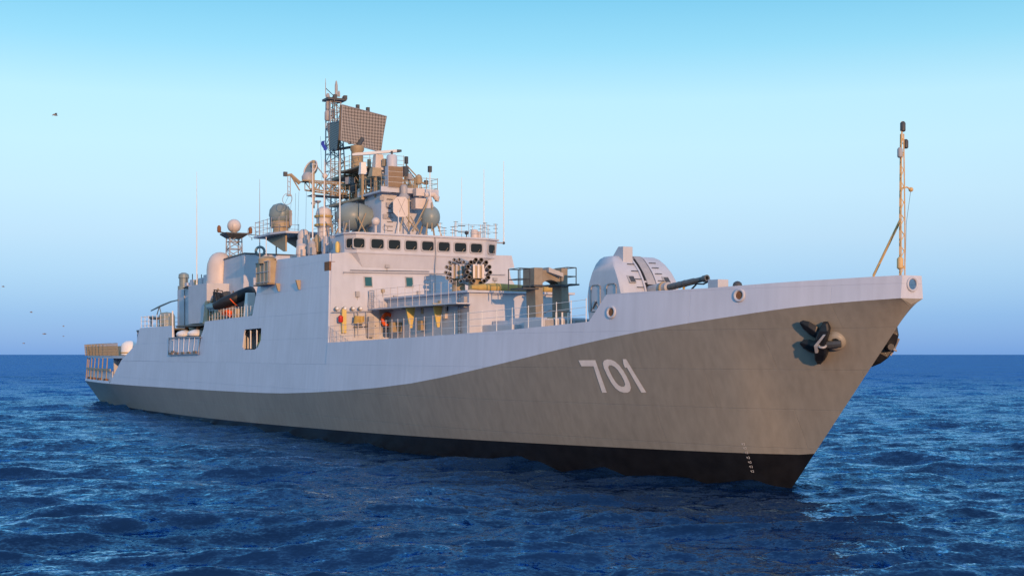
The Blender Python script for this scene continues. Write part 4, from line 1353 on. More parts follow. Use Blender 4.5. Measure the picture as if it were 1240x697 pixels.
def main_mast():
    t = 58.0
    m = MB()
    sq = lambda h, z, c=0.0: [(t - h, c + h, z), (t + h, c + h, z), (t + h, c - h, z), (t - h, c - h, z)]
    lattice(m, sq(.72, 13.3, .08), sq(.42, 24.2, .38), 17, .05, .028, 'paint2')
    o = m.build('lattice_mast', SHIP)
    b = MB()
    zc = 24.3
    a, c = T(393.5, 117, t), T(416, 116.5, t)
    b.span(t - .6, t + .6, a.y, c.y, zc, zc + .16, 'dark')
    for q in (-.3, .25): b.box((t - .5, a.y - .3 + (c.y - a.y) * (.5 + q), zc + .25), (.25, .25, .3), 'dark')
    b.build('top_platform', o)
    for u, vt, vb, r in ((394.3, 95, 117, .03), (407.2, 98, 117, .12), (410.5, 110, 117, .09), (415, 121, 117, .06)):
        b = MB(); p, q = T(u, vb, t), T(u, vt, t)
        b.tube([p, p + (q - p) * .7, q], [r, r, r * .4], 'paint2', 8); b.build('top_pole', o)
    b = MB(); b.tube([T(394.5, 107, t), T(403, 115, t)], .03, 'dark', 5); b.build('strut', o)
    for u, v, hh, r in ((397, 123, 1.2, .16), (396.5, 140, .8, .22), (403.5, 137, .7, .15)):
        b = MB(); p = T(u, v, t)
        b.lathe((p.x, p.y, p.z - hh / 2), [(r * .7, 0), (r, .1), (r, hh * .8), (r * .6, hh)], 10, 'paint2'); b.tube([p, (t, .4, p.z)], .05, 'dark', 5)
        b.build('mast_sensor', o)
    b = MB(); b.tube([T(396.5, 117, t), T(397, 145, t)], .035, 'paint2', 5); b.tube([T(403, 117, t), T(403, 150, t)], .045, 'dark', 5); b.build('cable_run', o)
    # pedestal of the big array on its own trunk and a brown round platform
    tp = 54.0
    m = MB()
    pb, pt = T(432.5, 215, tp), T(433, 177, tp)
    m.lathe((tp, pb.y, 13.3), [(.34, 0), (.34, pb.z - 13.3 - 1.0), (.9, pb.z - 13.3 - .1), (1.1, pb.z - 13.3), (1.1, pb.z - 13.3 + .1), (.45, pb.z - 13.3 + .12), (.43, pt.z - 13.3 - .4), (.5, pt.z - 13.3 - .3), (.5, pt.z - 13.3)], 18, 'tan')
    o = m.build('array_pedestal', SHIP)
    b = MB()
    z = pb.z + .1
    b.span(tp - 1.2, tp + 1.2, pb.y + 1.5, pb.y - 1.6, pb.z - .2, pb.z, 'brown')
    b.build('pedestal_platform', o)
    railing([(tp + 1.1, pb.y + 1.45, pb.z), (tp - 1.15, pb.y + 1.45, pb.z), (tp - 1.15, pb.y - 1.55, pb.z), (tp + 1.1, pb.y - 1.55, pb.z)], .9, .9, 3, 'tan', SHIP, .016, .022)
    # array faces
    fd = px(tp, 0) * FOC
    def panel(quad, deps, thick, mt, name):
        P = [D(u, v, d) for (u, v), d in zip(quad, deps)]
        me = bpy.data.meshes.new(name)
        n = (P[1] - P[0]).cross(P[3] - P[0]).normalized()
        if n.dot(Vector((CT, CS, CZ)) - P[0]) < 0: n = -n
        b = MB()
        b.hexa([p - n * thick for p in P], [p - n * .02 for p in P], 'brown')
        b.add(P, [[0, 1, 2, 3]], mt)
        ob = b.build(name, o)
        uvl = ob.data.uv_layers.new(name='uv')
        face = ob.data.polygons[-1]
        co = {}
        for li in face.loop_indices:
            vco = ob.data.vertices[ob.data.loops[li].vertex_index].co + WO[ob.name]
            k = min(range(4), key=lambda i: (P[i] - vco).length)
            uvl.data[li].uv = ((0, 1), (1, 1), (1, 0), (0, 0))[k]
        rim = MB()
        rim.tube(P + [P[0]], .04, 'paint2', 5)
        rim.build('panel_rim', o)
        return P
    P1 = panel([(414.5, 127), (468, 141), (461, 184), (413, 170)], [fd - 1.9, fd + 2.0, fd + 2.3, fd - 1.6], .25, 'array', 'array_panel')
    P2 = panel([(396.5, 149.5), (411.5, 147), (408, 181), (399.5, 182.5)], [fd + 1.6, fd + .4, fd + .5, fd + 1.4], .2, 'array', 'array_panel')
    b = MB()
    c = (P1[0] + P1[1] + P1[2] + P1[3]) / 4
    top = Vector((tp, pb.y, pt.z))
    b.tube([top, c - Vector((-.2, .0, .7))], .2, 'dark', 8); b.tube([top, (P1[3] + P1[2]) / 2 + Vector((.2, 0, .1))], .14, 'dark', 6); b.tube([top, (P2[2] + P2[3]) / 2], .1, 'dark', 6)
    b.tube([top + Vector((0, .5, .2)), (P1[3] * .8 + P1[2] * .2)], .12, 'dark', 6)
    b.build('array_yoke', o)
    for f in (.35, .58):
        b = MB(); p = P1[0] + (P1[1] - P1[0]) * f
        b.box(p + Vector((.1, 0, .16)), (.22, .22, .32), 'dark'); b.build('array_lug', o)
    # legs that carry the mast deck, and the yard
    for (u0, v0, u1, v1, tt) in ((445, 245, 446, 283, 53), (433, 245, 420, 283, 53), (456, 215, 445, 245, 50), (440, 212, 446, 245, 52), (420, 240, 416, 280, 56), (446, 283, 456, 240, 50), (466, 215, 452, 245, 49)):
        b = MB(); b.tube([T(u0, v0, tt), T(u1, v1, tt)], .09, 'paint2', 6); b.build('mast_leg', SHIP)
    b = MB(); b.span(48.6, 55, 1.9, -1.9, T(445, 246, 52).z - .1, T(445, 246, 52).z + .06, 'tan'); b.build('mast_deck', SHIP)
    # yards
    def yard(uL, vL, uR, vR, tt, nm, hgt):
        b = MB()
        a, c = T(uL, vL, tt), T(uR, vR, tt)
        n = 9
        for s_ in (-.45, .45):
            b.tube([(tt + s_, a.y, a.z), (tt + s_, c.y, c.z)], .055, 'tan', 5)
            b.tube([(tt + s_, a.y + (c.y - a.y) * .12, a.z - hgt * .6), (tt + s_, c.y, c.z - hgt)], .06, 'tan', 5)
            for i in range(n):
                f0, f1 = i / n, (i + 1) / n
                y0, y1 = a.y + (c.y - a.y) * f0, a.y + (c.y - a.y) * f1
                zt0 = a.z + (c.z - a.z) * f0; zt1 = a.z + (c.z - a.z) * f1
                h0 = hgt * min(1, .6 + .4 * f0); h1 = hgt * min(1, .6 + .4 * f1)
                b.tube([(tt + s_, y0, zt0), (tt + s_, y1, zt1 - h1)] if i % 2 else [(tt + s_, y0, zt0 - (h0 if i else 0)), (tt + s_, y1, zt1)], .035, 'tan', 4)
                b.tube([(tt + s_, y1, zt1), (tt + s_, y1, zt1 - h1)], .03, 'tan', 4)
        b.span(tt - .5, tt + .5, a.y + (c.y - a.y) * .15, c.y, a.z - hgt - .06, a.z - hgt, 'dark')
        return b.build(nm, SHIP)
    y = yard(363, 219, 441, 224, 53.0, 'signal_yard', .95)
    yard(478, 219, 505, 217, 53.0, 'signal_yard', .8)
    e = T(363, 222, 53); f = T(345.5, 212.5, 53)
    b = MB(); b.tube([e, T(352, 211.5, 53), f], [.14, .12, .08], 'tan', 6); b.tube([e - Vector((0, 0, .5)), T(352, 212, 53)], .05, 'tan', 5)
    b.box(f + Vector((0, 0, .1)), (.2, .25, .3), 'dark'); b.build('yard_arm', y)
    b = MB()
    for u in (348.5, 351.5): b.tube([T(u, 214, 53), T(u, 236, 53)], .03, 'paint2', 5)
    for v in (219, 225, 231): b.tube([T(348.5, v, 53), T(351.5, v + 2, 53)], .02, 'paint2', 4)
    b.box(T(350, 236.5, 53), (.2, .3, .1), 'paint2'); b.build('hanging_antenna', y)
    b = MB(); b.torus(T(348, 241, 53), .40, .02, 'paint2', (1, .3, .3), 20, 5); b.build('loop_antenna', y)
    # dish antenna and slotted pole on the yard
    b = MB()
    c = T(373, 213, 53)
    b.lathe((c.x, c.y, T(373, 219, 53).z), [(.42, 0), (.45, .3), (.3, .55), (.2, .6)], 14, 'paint2')
    d = Vector((-.25, .7, .35)).normalized(); q = T(375, 203, 53)
    b.lathe(q, [(.62, -.1), (.5, -.32), (.25, -.5), (.05, -.55)], 18, 'greendome', d)
    b.torus(q + d * -.08, .62, .05, 'dome', d, 20, 6)
    b.tube([q - d * .4, (c.x, c.y, c.z)], .12, 'paint2', 6)
    b.build('dish_antenna', y)
    b = MB(); b.tube([T(379.5, 194, 52.6), T(379.5, 252, 52.6)], .10, 'tan', 6)
    for v in (199, 205, 238, 246): b.box(T(379.5, v, 52.6), (.24, .24, .12), 'paint2')
    b.tube([T(381, 198, 52.6), T(392, 212, 52.8)], .04, 'paint2', 5); b.ball(T(393.5, 213, 52.8), .2, 'dome', 10, 6); b.build('slotted_pole', y)
    # port yard arm end with its lamps
    b = MB(); b.tube([T(493, 204, 50), T(503, 217, 50)], .04, 'dark', 5); b.tube([T(491, 212, 50), T(503, 219, 50), T(514, 222, 50)], .08, 'tan', 6); b.box(T(516, 221, 50), (.2, .25, .3), 'dark'); b.tube([T(510, 224, 50), T(510.5, 240, 50)], .04, 'tan', 5)
    b.lathe(T(507, 218, 50), [(.2, -.3), (.28, 0), (.2, .3), (.05, .4)], 10, 'tan'); b.build('yard_arm', SHIP)
    b = MB(); p = T(436, 240, 51); b.tube([T(436, 212, 51), T(436, 246, 51)], .06, 'white', 6); b.lathe(T(436, 236, 51), [(.14, -.4), (.2, -.2), (.2, .3), (.1, .5)], 10, 'white'); b.build('mast_sensor', SHIP)
    # halyards
    for k, (u0, v0, u1, v1, t0) in enumerate(((353, 236, 350, 290, 53), (362, 232, 360, 292, 53), (371, 231, 370, 290, 53), (388, 165, 390, 222, 53.5), (338, 262, 350, 236, 54), (358, 234, 357, 285, 53))):
        b = MB(); b.tube([T(u0, v0, t0), T(u1, v1, t0)], .009, 'dark', 4); b.build('halyard', SHIP)
    for u, vt, vb in ((378.6, 198, 290), (392.6, 193, 285), (411.5, 182, 283)):
        b = MB(); p, q = S(u, vb, 5.5), S(u, vt, 5.5)
        p = Vector((q.x, q.y, min(p.z, 13.0) - .2)); b.tube([p, p + (q - p) * .5, q], [.05, .045, .02], 'white', 6)
        b.tube([p - Vector((0, 0, .9)), p + Vector((0, 0, .3))], .08, 'paint2', 6)
        b.build('whip_antenna', SHIP)
    return o
main_mast()

def mast_clutter():
    # truss trunk under the mast deck, side brackets, boxes and cable runs
    zt = T(445, 246, 52).z
    b = MB()
    sq = lambda h, z, y: [(51.5 - h, y + h, z), (51.5 + h, y + h, z), (51.5 + h, y - h, z), (51.5 - h, y - h, z)]
    lattice(b, sq(1.5, 13.0, .6), sq(1.2, zt - .1, .3), 3, .08, .045, 'paint2'); b.build('mast_trunk', SHIP)
    b = MB()
    lattice(b, sq(1.0, zt + .06, .3), sq(.8, zt + 2.1, .3), 2, .07, .045, 'tan'); b.build('mast_trunk', SHIP)
    zp = zt + 2.1
    b = MB(); b.span(49.4, 53, 1.9, -1.6, zp, zp + .1, 'brown'); b.build('mast_deck', SHIP)
    railing([(52.8, 1.85, zp + .1), (49.5, 1.85, zp + .1), (49.5, -1.55, zp + .1)], .9, .9, 3, 'tan', SHIP, .014, .02)
    railing([(54.8, 1.85, zt + .06), (48.7, 1.85, zt + .06), (48.7, -1.8, zt + .06)], .9, 1.2, 2, 'tan', SHIP, .014, .02)
    for u, v, t, w, h, mm in ((424, 219, 52, .5, .5, 'paint2'), (429, 228, 51.5, .4, .7, 'dark'), (443, 219, 50, .5, .6, 'tan'), (450, 222, 49.5, .4, .5, 'dark'), (455, 232, 49.3, .4, .8, 'paint2'), (447, 237, 50, .6, .4, 'tan'),
                              (419, 226, 53, .5, .4, 'tan'), (461, 212, 47.5, .4, .4, 'dome'), (466, 197, 47.2, .3, .5, 'tan'), (490, 208, 46.5, .4, .7, 'dark'), (495, 214, 46.5, .35, .4, 'paint2'), (499, 228, 46, .4, .4, 'tan'),
                              (413, 236, 53.5, .4, .3, 'dark'), (447, 198, 50, .2, .6, 'tan'), (492, 194, 47, .2, .5, 'dark')):
        p = T(u, v, t); b = MB()
        b.box(p, (w, w, h), mm, .4); b.tube([p, p - Vector((0, 0, h * .5 + .45))], .05, 'dark', 5); b.build('mast_sensor', SHIP, bevel=.02)
    for u0, v0, u1, v1, t in ((421, 212, 431, 224, 52.5), (445, 212, 435, 224, 52.5), (456, 214, 447, 226, 49.6), (465, 216, 457, 226, 48.6), (492, 200, 505, 214, 48), (487, 205, 500, 219, 47.5), (415, 222, 406, 240, 55), (440, 246, 455, 234, 49.5)):
        b = MB(); b.tube([T(u0, v0, t), T(u1, v1, t)], .05, 'tan', 5); b.build('brace', SHIP)
    for u, v0, v1, t in ((426, 190, 280, 53), (438, 226, 282, 51), (451, 216, 282, 49.5), (405, 120, 280, 57.4), (412, 130, 280, 57.4)):
        b = MB(); b.tube([T(u, v0, t), T(u + 1, v1, t)], .04, 'dark', 5); b.build('cable_run', SHIP)
    for u, v, t in ((462, 240, 45.9), (470, 248, 45.9), (466, 262, 45.9)):
        p = T(u, v, t); b = MB(); b.box(p, (.2, .3, .3), 'paint2'); b.build('junction_box', SHIP, bevel=.02)
mast_clutter()
fl = MB()
p0 = T(389.5, 171, 54)
fl.loft([[p0 + Vector((.05 * math.sin(i * 1.1), -.02 * i - .25 * j + .06 * math.sin(i), -.13 * i + (.0 if j == 0 else .06))) for j in (0, 1)] + [p0 + Vector((.05 * math.sin(i * 1.1) + .02, -.02 * i - .25 * j + .06 * math.sin(i), -.13 * i + (.0 if j == 0 else .06))) for j in (1, 0)] for i in range(6)], 'blue', True)
tag(fl.build('signal_flag'), 'small blue signal flag hanging limp from a halyard beside the lattice mast', 'flag')

# ------------------------------------------------------------------ starboard sensor platform with the faceted ball director
def director_platform():
    s0 = 5.2
    c = S(340, 259.5, s0); t = c.x
    zp = S(340, 287, s0).z
    m = MB()
    m.slab([(t - 3.4, s0 - 2.2, zp), (t - 3.4, s0 + .8, zp), (t - 1.5, s0 + 1.3, zp), (t + 2.2, s0 + 1.3, zp), (t + 2.2, s0 - 2.2, zp)], (0, 0, .14), 'paint')
    for dy in (.5, -.9):
        m.hexa([(t - 2.2, s0 + dy - .06, zp - 1.2), (t - 2.6, s0 + dy - .06, zp - 1.2), (t - 2.6, s0 + dy + .06, zp - 1.2), (t - 2.2, s0 + dy + .06, zp - 1.2)],
               [(t + 1.9, s0 + dy - .06, zp), (t - 2.6, s0 + dy - .06, zp), (t - 2.6, s0 + dy + .06, zp), (t + 1.9, s0 + dy + .06, zp)], 'tan')
    m.span(t - 3.3, t - 1.4, s0 - 2, s0 - .2, 11.0, zp - 1.4, 'paint')
    o = m.build('director_platform', SHIP)
    zd = zp + .14
    railing([(t - 3.3, s0 + .7, zd), (t - 1.5, s0 + 1.2, zd), (t + 2.1, s0 + 1.2, zd), (t + 2.1, s0 - 2.1, zd)], 1.0, 1.0, 3, 'paint2', SHIP, .016, .022)
    b = MB()
    b.lathe((t, s0, zd), [(.6, 0), (.55, .5), (.72, .55), (.72, .95), (.45, 1.0)], 12, 'tan')
    d = Vector((-.6, .8, .12)).normalized()
    b.lathe(c, [(.24, -.76), (.6, -.58), (.78, -.2), (.8, .16), (.69, .5), (.48, .66), (.01, .67)], 10, 'greendome', d, False)
    for sg in (-1, 1):
        x = Vector((0, 0, 1)).cross(d).normalized()
        b.box(c + x * sg * .8 - Vector((0, 0, .3)), (.2, .2, 1.1), 'paint2')
    b.build('fire_director', o)
    b = MB(); p = S(368, 293, s0 - .3); q = S(368, 279, s0 - .3)
    h = q.z - p.z; b.lathe(p - Vector((0, 0, .4)), [(.5, 0), (.5, .5), (.42, .6), (.44, h), (.36, h + .3), (.18, h + .46), (.01, h + .5)], 18, 'dome'); b.build('radome', SHIP)
    b = MB(); p = S(392, 276, 4.0); q = S(392, 250, 4.0); h = q.z - p.z
    b.lathe(p, [(.4, -1.2), (.4, 0), (.62, .1), (.62, .25), (.5, .3), (.5, .65), (.62, .7), (.62, .85), (.52, .9), (.55, h * .65), (.45, h * .88), (.2, h * .98), (.01, h)], 18, 'dome')
    b.lathe(p, [(.64, .1), (.64, .24)], 18, 'gold'); b.lathe(p, [(.64, .7), (.64, .84)], 18, 'gold'); b.build('radome', SHIP)
    b = MB(); b.tube([S(385, 275, 4.2), S(385, 244, 4.2)], .05, 'paint2', 6); b.lathe(S(385, 245, 4.2), [(.02, -.1), (.24, .05), (.2, .12), (.02, .14)], 12, 'paint2'); b.build('antenna', SHIP)
    # clutter below the platform
    for u, v, sx, sy, sz, s_, mt in ((366, 303, .9, .8, .9, 5.8, 'dome'), (378, 301, .7, .6, 1.0, 5.6, 'paint2'), (384, 296, .5, .5, 1.3, 5.2, 'tan'), (395, 297, .7, .5, 1.2, 5.0, 'paint'), (402, 294, .6, .5, 1.0, 4.8, 'paint2'), (372, 291, .5, .5, .8, 5.0, 'paint2')):
        p = S(u, v, s_)
        b = MB(); b.lathe(p - Vector((0, 0, sz / 2)), [(sx * .4, -1.0), (sx * .42, sz * .1), (sx * .5, sz * .2), (sx * .45, sz * .8), (sx * .2, sz)], 10, mt); b.box(p + Vector((-.3, .1, -.2)), (sx, .3, sz * .5), mt); b.build('deck_fitting', SHIP, bevel=.02)
director_platform()

# ------------------------------------------------------------------ funnel, midship boxes, boat bay
def midships():
    m = MB()
    c = S(296, 307, 4.0); l = S(271, 318, 4.0)
    t0, t1 = c.x, l.x - .2
    m.loft([[(t0 - .5, 4.35, 7.6), (t1 + .1, 4.3, 7.6), (t1 + .1, -4.3, 7.6), (t0 - .5, -4.35, 7.6)],
            [(t0, 4.0, c.z), (t1, 4.0, l.z + .25), (t1, -4.0, l.z + .25), (t0, -4.0, c.z)]], 'paint', False)
    m.loft([[(t0 - .08, 4.06, c.z - .02), (t1 + .08, 4.06, l.z + .23), (t1 + .08, -4.06, l.z + .23), (t0 - .08, -4.06, c.z - .02)],
            [(t0 - .08, 4.06, c.z + .08), (t1 + .08, 4.06, l.z + .33), (t1 + .08, -4.06, l.z + .33), (t0 - .08, -4.06, c.z + .08)]], 'dark', False)
    m.build('funnel', SHIP, bevel=.02)
    m = MB()
    m.span(55.5, t0 - .3, 3.0, -3, 7.0, 10.3, 'paint')
    m.build('midship_house', SHIP, bevel=.02)
    # lattice mast with satellite dome on the funnel
    b = MB()
    p = S(283.5, 312, 3.0); t = p.x; y = 3.0
    zt = S(283.5, 284, 3.0).z
    sq = lambda h, z: [(t - h, y + h, z), (t + h, y + h, z), (t + h, y - h, z), (t - h, y - h, z)]
    lattice(b, sq(.55, c.z - .4), sq(.5, zt), 4, .055, .035, 'paint2')
    o = b.build('funnel_mast', SHIP)
    b = MB()
    b.loft([sq(.5, zt - .35), sq(.95, zt), sq(.95, zt + .1)], 'dark', False)
    for s_ in (-1, 1):
        b.tube([(t, y, zt), (t - .2, y + s_ * 1.35, zt + .15)], .06, 'dark', 5); b.lathe((t - .2, y + s_ * 1.35, zt + .1), [(.1, 0), (.17, .1), (.17, .45), (.08, .6)], 10, 'rust')
    b.tube([(t, y, zt + .1), (t - 1.2, y - 2.0, zt - .1)], .03, 'dark', 4)
    b.build('mast_platform', o)
    b = MB(); q = S(283.5, 273.5, 3.0); b.ball(q, .58, 'dome', 18, 10); b.lathe((t, y, zt), [(.3, 0), (.22, .3), (.4, q.z - zt - .3)], 12, 'paint2'); b.build('radome', o)
    b = MB(); q = S(305, 281, 3.0); b.torus(q, .45, .02, 'paint2', (1, .4, 0), 20, 5); b.tube([q - Vector((0, 0, .45)), q - Vector((0, 0, .65))], .03, 'dark', 4); b.build('loop_antenna', o)
    b = MB(); q = S(315, 304, 4.5); b.torus(q, .32, .1, 'greendome', (1, -.3, 0), 20, 8); b.tube([q - Vector((0, 0, .4)), q - Vector((0, 0, 1.6))], .06, 'tan', 5); b.build('loop_antenna', SHIP)
    # big egg shaped satellite cover aft of the funnel
    b = MB(); base = S(266.5, 341, 4.0); top = S(267, 305, 4.0)
    k = px(base.x, 4.0); r = 16 * k; h = top.z - base.z
    b.lathe((base.x, base.y, base.z), [(r * 1.0, -.35), (r * 1.05, -.06), (r * 1.05, .02), (r, .04), (r, h * .4), (r * .95, h * .6), (r * .78, h * .8), (r * .56, h * .92), (r * .3, h * .98), (.01, h)], 26, 'dome')
    b.build('satellite_dome', SHIP)
    b = MB(); b.span(base.x - 3.0, base.x + 2.6, 6.0, -3, 8.0, base.z - .3, 'paint'); b.build('dome_plinth', SHIP, bevel=.02)
    # cabinet hanging off the side plating
    a, d = S(314, 345, 7.1), S(333, 318, 7.1)
    w0 = 6.55
    b = MB()
    t0, t1 = S(330, 345, 7.1).x, S(314, 345, 7.1).x
    b.span(t0, t1, w0, 7.35, a.z, a.z + 1.55, 'tan')
    b.lathe(((t0 + t1) / 2 , 7.0, a.z + 1.4), [(.62, 0), (.62, .35), (.4, .5), (.01, .55)], 16, 'tan')
    for f in (.05, .35, .65, .95):
        b.box((t0 + (t1 - t0) * f, 7.37, a.z + .78), (.08, .06, 1.55), 'paint2')
    for z in (.1, .8, 1.5): b.box(((t0 + t1) / 2, 7.38, a.z + z), (t1 - t0 + .1, .05, .07), 'paint2')
    b.span(t0 - .1, t1 + .1, w0 - .3, 7.5, a.z - .1, a.z, 'brown')
    for y in (6.7, 7.3): b.box((t0 - .03, y, a.z + .75), (.05, .07, 1.5), 'paint2')
    b.build('winch_cabinet', SHIP, bevel=.02)
    b = MB(); p = S(323.8, 316, 7); q = S(323.8, 286, 7); p = sw(323.8, 316); b.tube([(p.x, 6.9, p.z - .3), (p.x, 6.9, q.z)], .03, 'white', 5); b.build('antenna', SHIP)
    b = MB(); p = S(314.5, 300, 5.5); q = S(314.5, 217, 5.5); b.tube([p - Vector((0, 0, 1.0)), p, q], [.06, .04, .012], 'paint2', 6); b.build('whip_antenna', SHIP)
    b = MB(); p = S(238.3, 340, 4.5); q = S(238.3, 208, 4.5); b.tube([p - Vector((0, 0, .6)), p, (p + q) / 2, q], [.1, .055, .04, .015], 'white', 6); b.build('whip_antenna', SHIP)
    b = MB(); p = S(334.5, 300, 5.6); b.tube([p - Vector((0, 0, .5)), S(334.5, 281, 5.6)], .05, 'dark', 5); b.build('antenna', SHIP)
    # slim lit brackets on the plating
    for u, v0, v1 in ((338.6, 343, 352.5), (363.3, 339, 350.5)):
        p, q = sw(u, v0), sw(u, v1)
        b = MB(); b.hexa([(q.x - .07, q.y, q.z), (q.x - .07, q.y + .12, q.z), (q.x + .07, q.y + .12, q.z), (q.x + .07, q.y, q.z)], [(p.x - .1, p.y, p.z), (p.x - .1, p.y + .3, p.z), (p.x + .1, p.y + .3, p.z), (p.x + .1, p.y, p.z)], 'tan')
        b.build('side_bracket', SHIP)
    # framed opening in the plating with its interior and posts
    a, c = sw(294, 422), sw(316, 398)
    b = MB()
    tA, tB = c.x - 1.0, a.x + 1.0
    b.span(tA, tB, 5.3, 5.4, a.z - .5, c.z + .5, 'brown'); b.span(tA, tB, 5.3, WALL_S(a.z) - .1, a.z - .12, a.z - .04, 'deckm'); b.span(tA, tB, 5.3, WALL_S(c.z) - .1, c.z + .1, c.z + .2, 'paint')
    b.span(tA, tA + .1, 5.3, 7.1, a.z, c.z + .1, 'paint'); b.span(tB - .1, tB, 5.3, 7.1, a.z, c.z + .1, 'paint')
    o = b.build('side_opening', SHIP)
    for u in (299.5, 307):
        p = sw(u, 422); b = MB(); b.tube([(p.x, p.y - .25, a.z), (p.x, p.y - .25, c.z)], .05, 'white', 6); b.build('post', o)
    b = MB(); p = sw(303, 418); b.lathe((p.x, p.y - .8, a.z), [(.3, 0), (.3, .4), (.12, .5), (.12, 1.1)], 10, 'yellow'); b.build('bollard', o)
    b = MB(); p = sw(311, 400); b.tube([(p.x, p.y - .3, c.z - .15), (tB - .3, p.y - .3, c.z - .15)], .12, 'black', 6); b.build('roller', o)
midships()

def boat_bay():
    zb = S(275, 386, 7.2).z - .15
    m = MB()
    m.span(53.0, 78.0, 6.95, 2.0, zb - .2, zb - .05, 'deckm')
    m.span(53.0, 53.2, 3.6, 6.9, zb - .1, 10, 'tan')
    m.build('boat_deck', SHIP, bevel=.01)
    railing([(56.2, 6.85, zb - .05), (62, 6.85, zb - .05), (68.2, 6.85, zb - .05)], 1.0, .75, 2, 'white')
    # davit
    for t in (58.0, 65.5):
        b = MB(); b.tube([(t, 4.2, zb), (t, 4.6, zb + 1.6), (t, 5.6, zb + 2.3)], [.14, .13, .09], 'tan', 8); b.build('davit', SHIP)
    # inflatable boat, bow forward, hanging in the davits
    bow, st = S(304, 357, 4.7), S(265.5, 371.5, 6.7)
    L = (st - bow).length
    d = (st - bow).normalized(); side = Vector((-d.y, d.x, 0)).normalized(); up = d.cross(side).normalized()
    if up.z < 0: up = -up
    q = lambda a, s_, z: bow + d * a + side * s_ + up * z
    root = empty('inflatable_boat', q(L / 2, 0, -.9), 'black rigid inflatable boat with orange strap hanging in the bay amidships', 'boat')
    b = MB()
    w = .95; r = .45
    path = [q(L, w, 0), q(L * .7, w, 0), q(L * .4, w, .02), q(L * .18, w * .82, .1), q(L * .05, w * .4, .2), q(0, 0, .25), q(L * .05, -w * .4, .2), q(L * .18, -w * .82, .1), q(L * .4, -w, .02), q(L * .7, -w, 0), q(L, -w, 0)]
    b.tube(path, [r * .6] + [r] * 9 + [r * .6], 'rubber', 12); b.build('collar', root)
    b = MB()
    sec = lambda a, ww, k: [q(a, ww, -.1), q(a, ww * .6, -.5 * k), q(a, 0, -.85 * k), q(a, -ww * .6, -.5 * k), q(a, -ww, -.1), q(a, 0, .0)]
    b.loft([sec(L * .97, w * .9, 1), sec(L * .5, w * .9, 1), sec(L * .2, w * .7, .9), sec(L * .05, w * .2, .4)], 'paint2', True); b.build('keel', root)
    b = MB(); b.hexa([q(L * .55, .35, 0), q(L * .75, .35, 0), q(L * .75, -.35, 0), q(L * .55, -.35, 0)], [q(L * .6, .3, .9), q(L * .72, .3, .95), q(L * .72, -.3, .95), q(L * .6, -.3, .9)], 'dark'); b.build('console', root)
    b = MB()
    b.tube([q(L * .9, .8, .2), q(L * .88, .75, 1.25), q(L * .88, -.75, 1.25), q(L * .9, -.8, .2)], .05, 'dark', 6); b.build('roll_bar', root)
    b = MB(); b.loft([[q(L * .80, .7, .1), q(L * .80, .6, .95), q(L * .80, -.6, .95), q(L * .80, -.7, .1)], [q(L * .93, .75, .1), q(L * .95, .6, 1.2), q(L * .95, -.6, 1.2), q(L * .93, -.75, .1)], [q(L * 1.06, .5, .1), q(L * 1.08, .3, .55), q(L * 1.08, -.3, .55), q(L * 1.06, -.5, .1)]], 'rubber', True); b.build('engine_cover', root)
    b = MB()
    b.torus(q(L * .42, w * .55, .45), .26, .05, 'brown', Vector((.4, 1, 0)), 14, 6); b.build('wheel', root)
    b = MB()
    b.loft([[q(L * .25, .5, .2), q(L * .25, .4, .5), q(L * .25, -.4, .5), q(L * .25, -.5, .2)], [q(L * .5, .5, .2), q(L * .5, .4, .6), q(L * .5, -.4, .6), q(L * .5, -.5, .2)]], 'tan', False); b.build('thwart', root)
    b = MB(); b.tube([q(L * .42, w + r + .03, .05), q(L * .36, w + r * .9, -.35), q(L * .3, w * .9 + .1, -.8), (q(L * .2, w, -1.1).x, 6.4, zb + .2)], .045, 'orange', 6); b.build('strap', root)
    # cradle and stores under the boat
    for u, v, sx, sy, sz, mt, nm in ((303, 365, .5, .6, 1.3, 'white', 'winch'), (302, 375, .6, .8, 1.2, 'tan', 'boat_cradle'), (289, 379, .5, .7, .7, 'tan', 'boat_cradle'), (265, 381, .6, .8, .9, 'tan', 'boat_cradle'), (254, 376, .7, .9, 1.6, 'tan', 'boat_crane')):
        p = S(u, v, 6.0)
        b = MB(); b.hexa([(p.x - sx, 5.6, zb - .05), (p.x + sx, 5.6, zb - .05), (p.x + sx, 6.4, zb - .05), (p.x - sx, 6.4, zb - .05)], [(p.x - sx * .5, 5.7, p.z + sz * .5), (p.x + sx * .5, 5.7, p.z + sz * .5), (p.x + sx * .5, 6.3, p.z + sz * .5), (p.x - sx * .5, 6.3, p.z + sz * .5)], mt); b.build(nm, SHIP, bevel=.04)
    b = MB(); b.tube([S(250, 368, 6.0), S(256, 372, 6.0), S(262, 372, 6.2)], [.25, .4, .3], 'greendome', 10); b.tube([S(256, 366, 6), S(264, 350, 6)], .1, 'tan', 6); b.build('boat_crane_jib', SHIP)
    p = S(276.5, 380, 6.3)
    b = MB()
    for k in range(4): b.ball(p + Vector((.5 * math.sin(k * 2), .1 * k - .2, .18 * (k % 2))), .34 - .04 * k, 'orange', 10, 6, .7)
    b.tube([p + Vector((-.5, 0, 0)), p, p + Vector((.6, .1, .1))], .25, 'orange', 8)
    tag(b.build('rolled_net'), 'bright orange bundle lying on deck under the inflatable boat', 'bundle')
boat_bay()

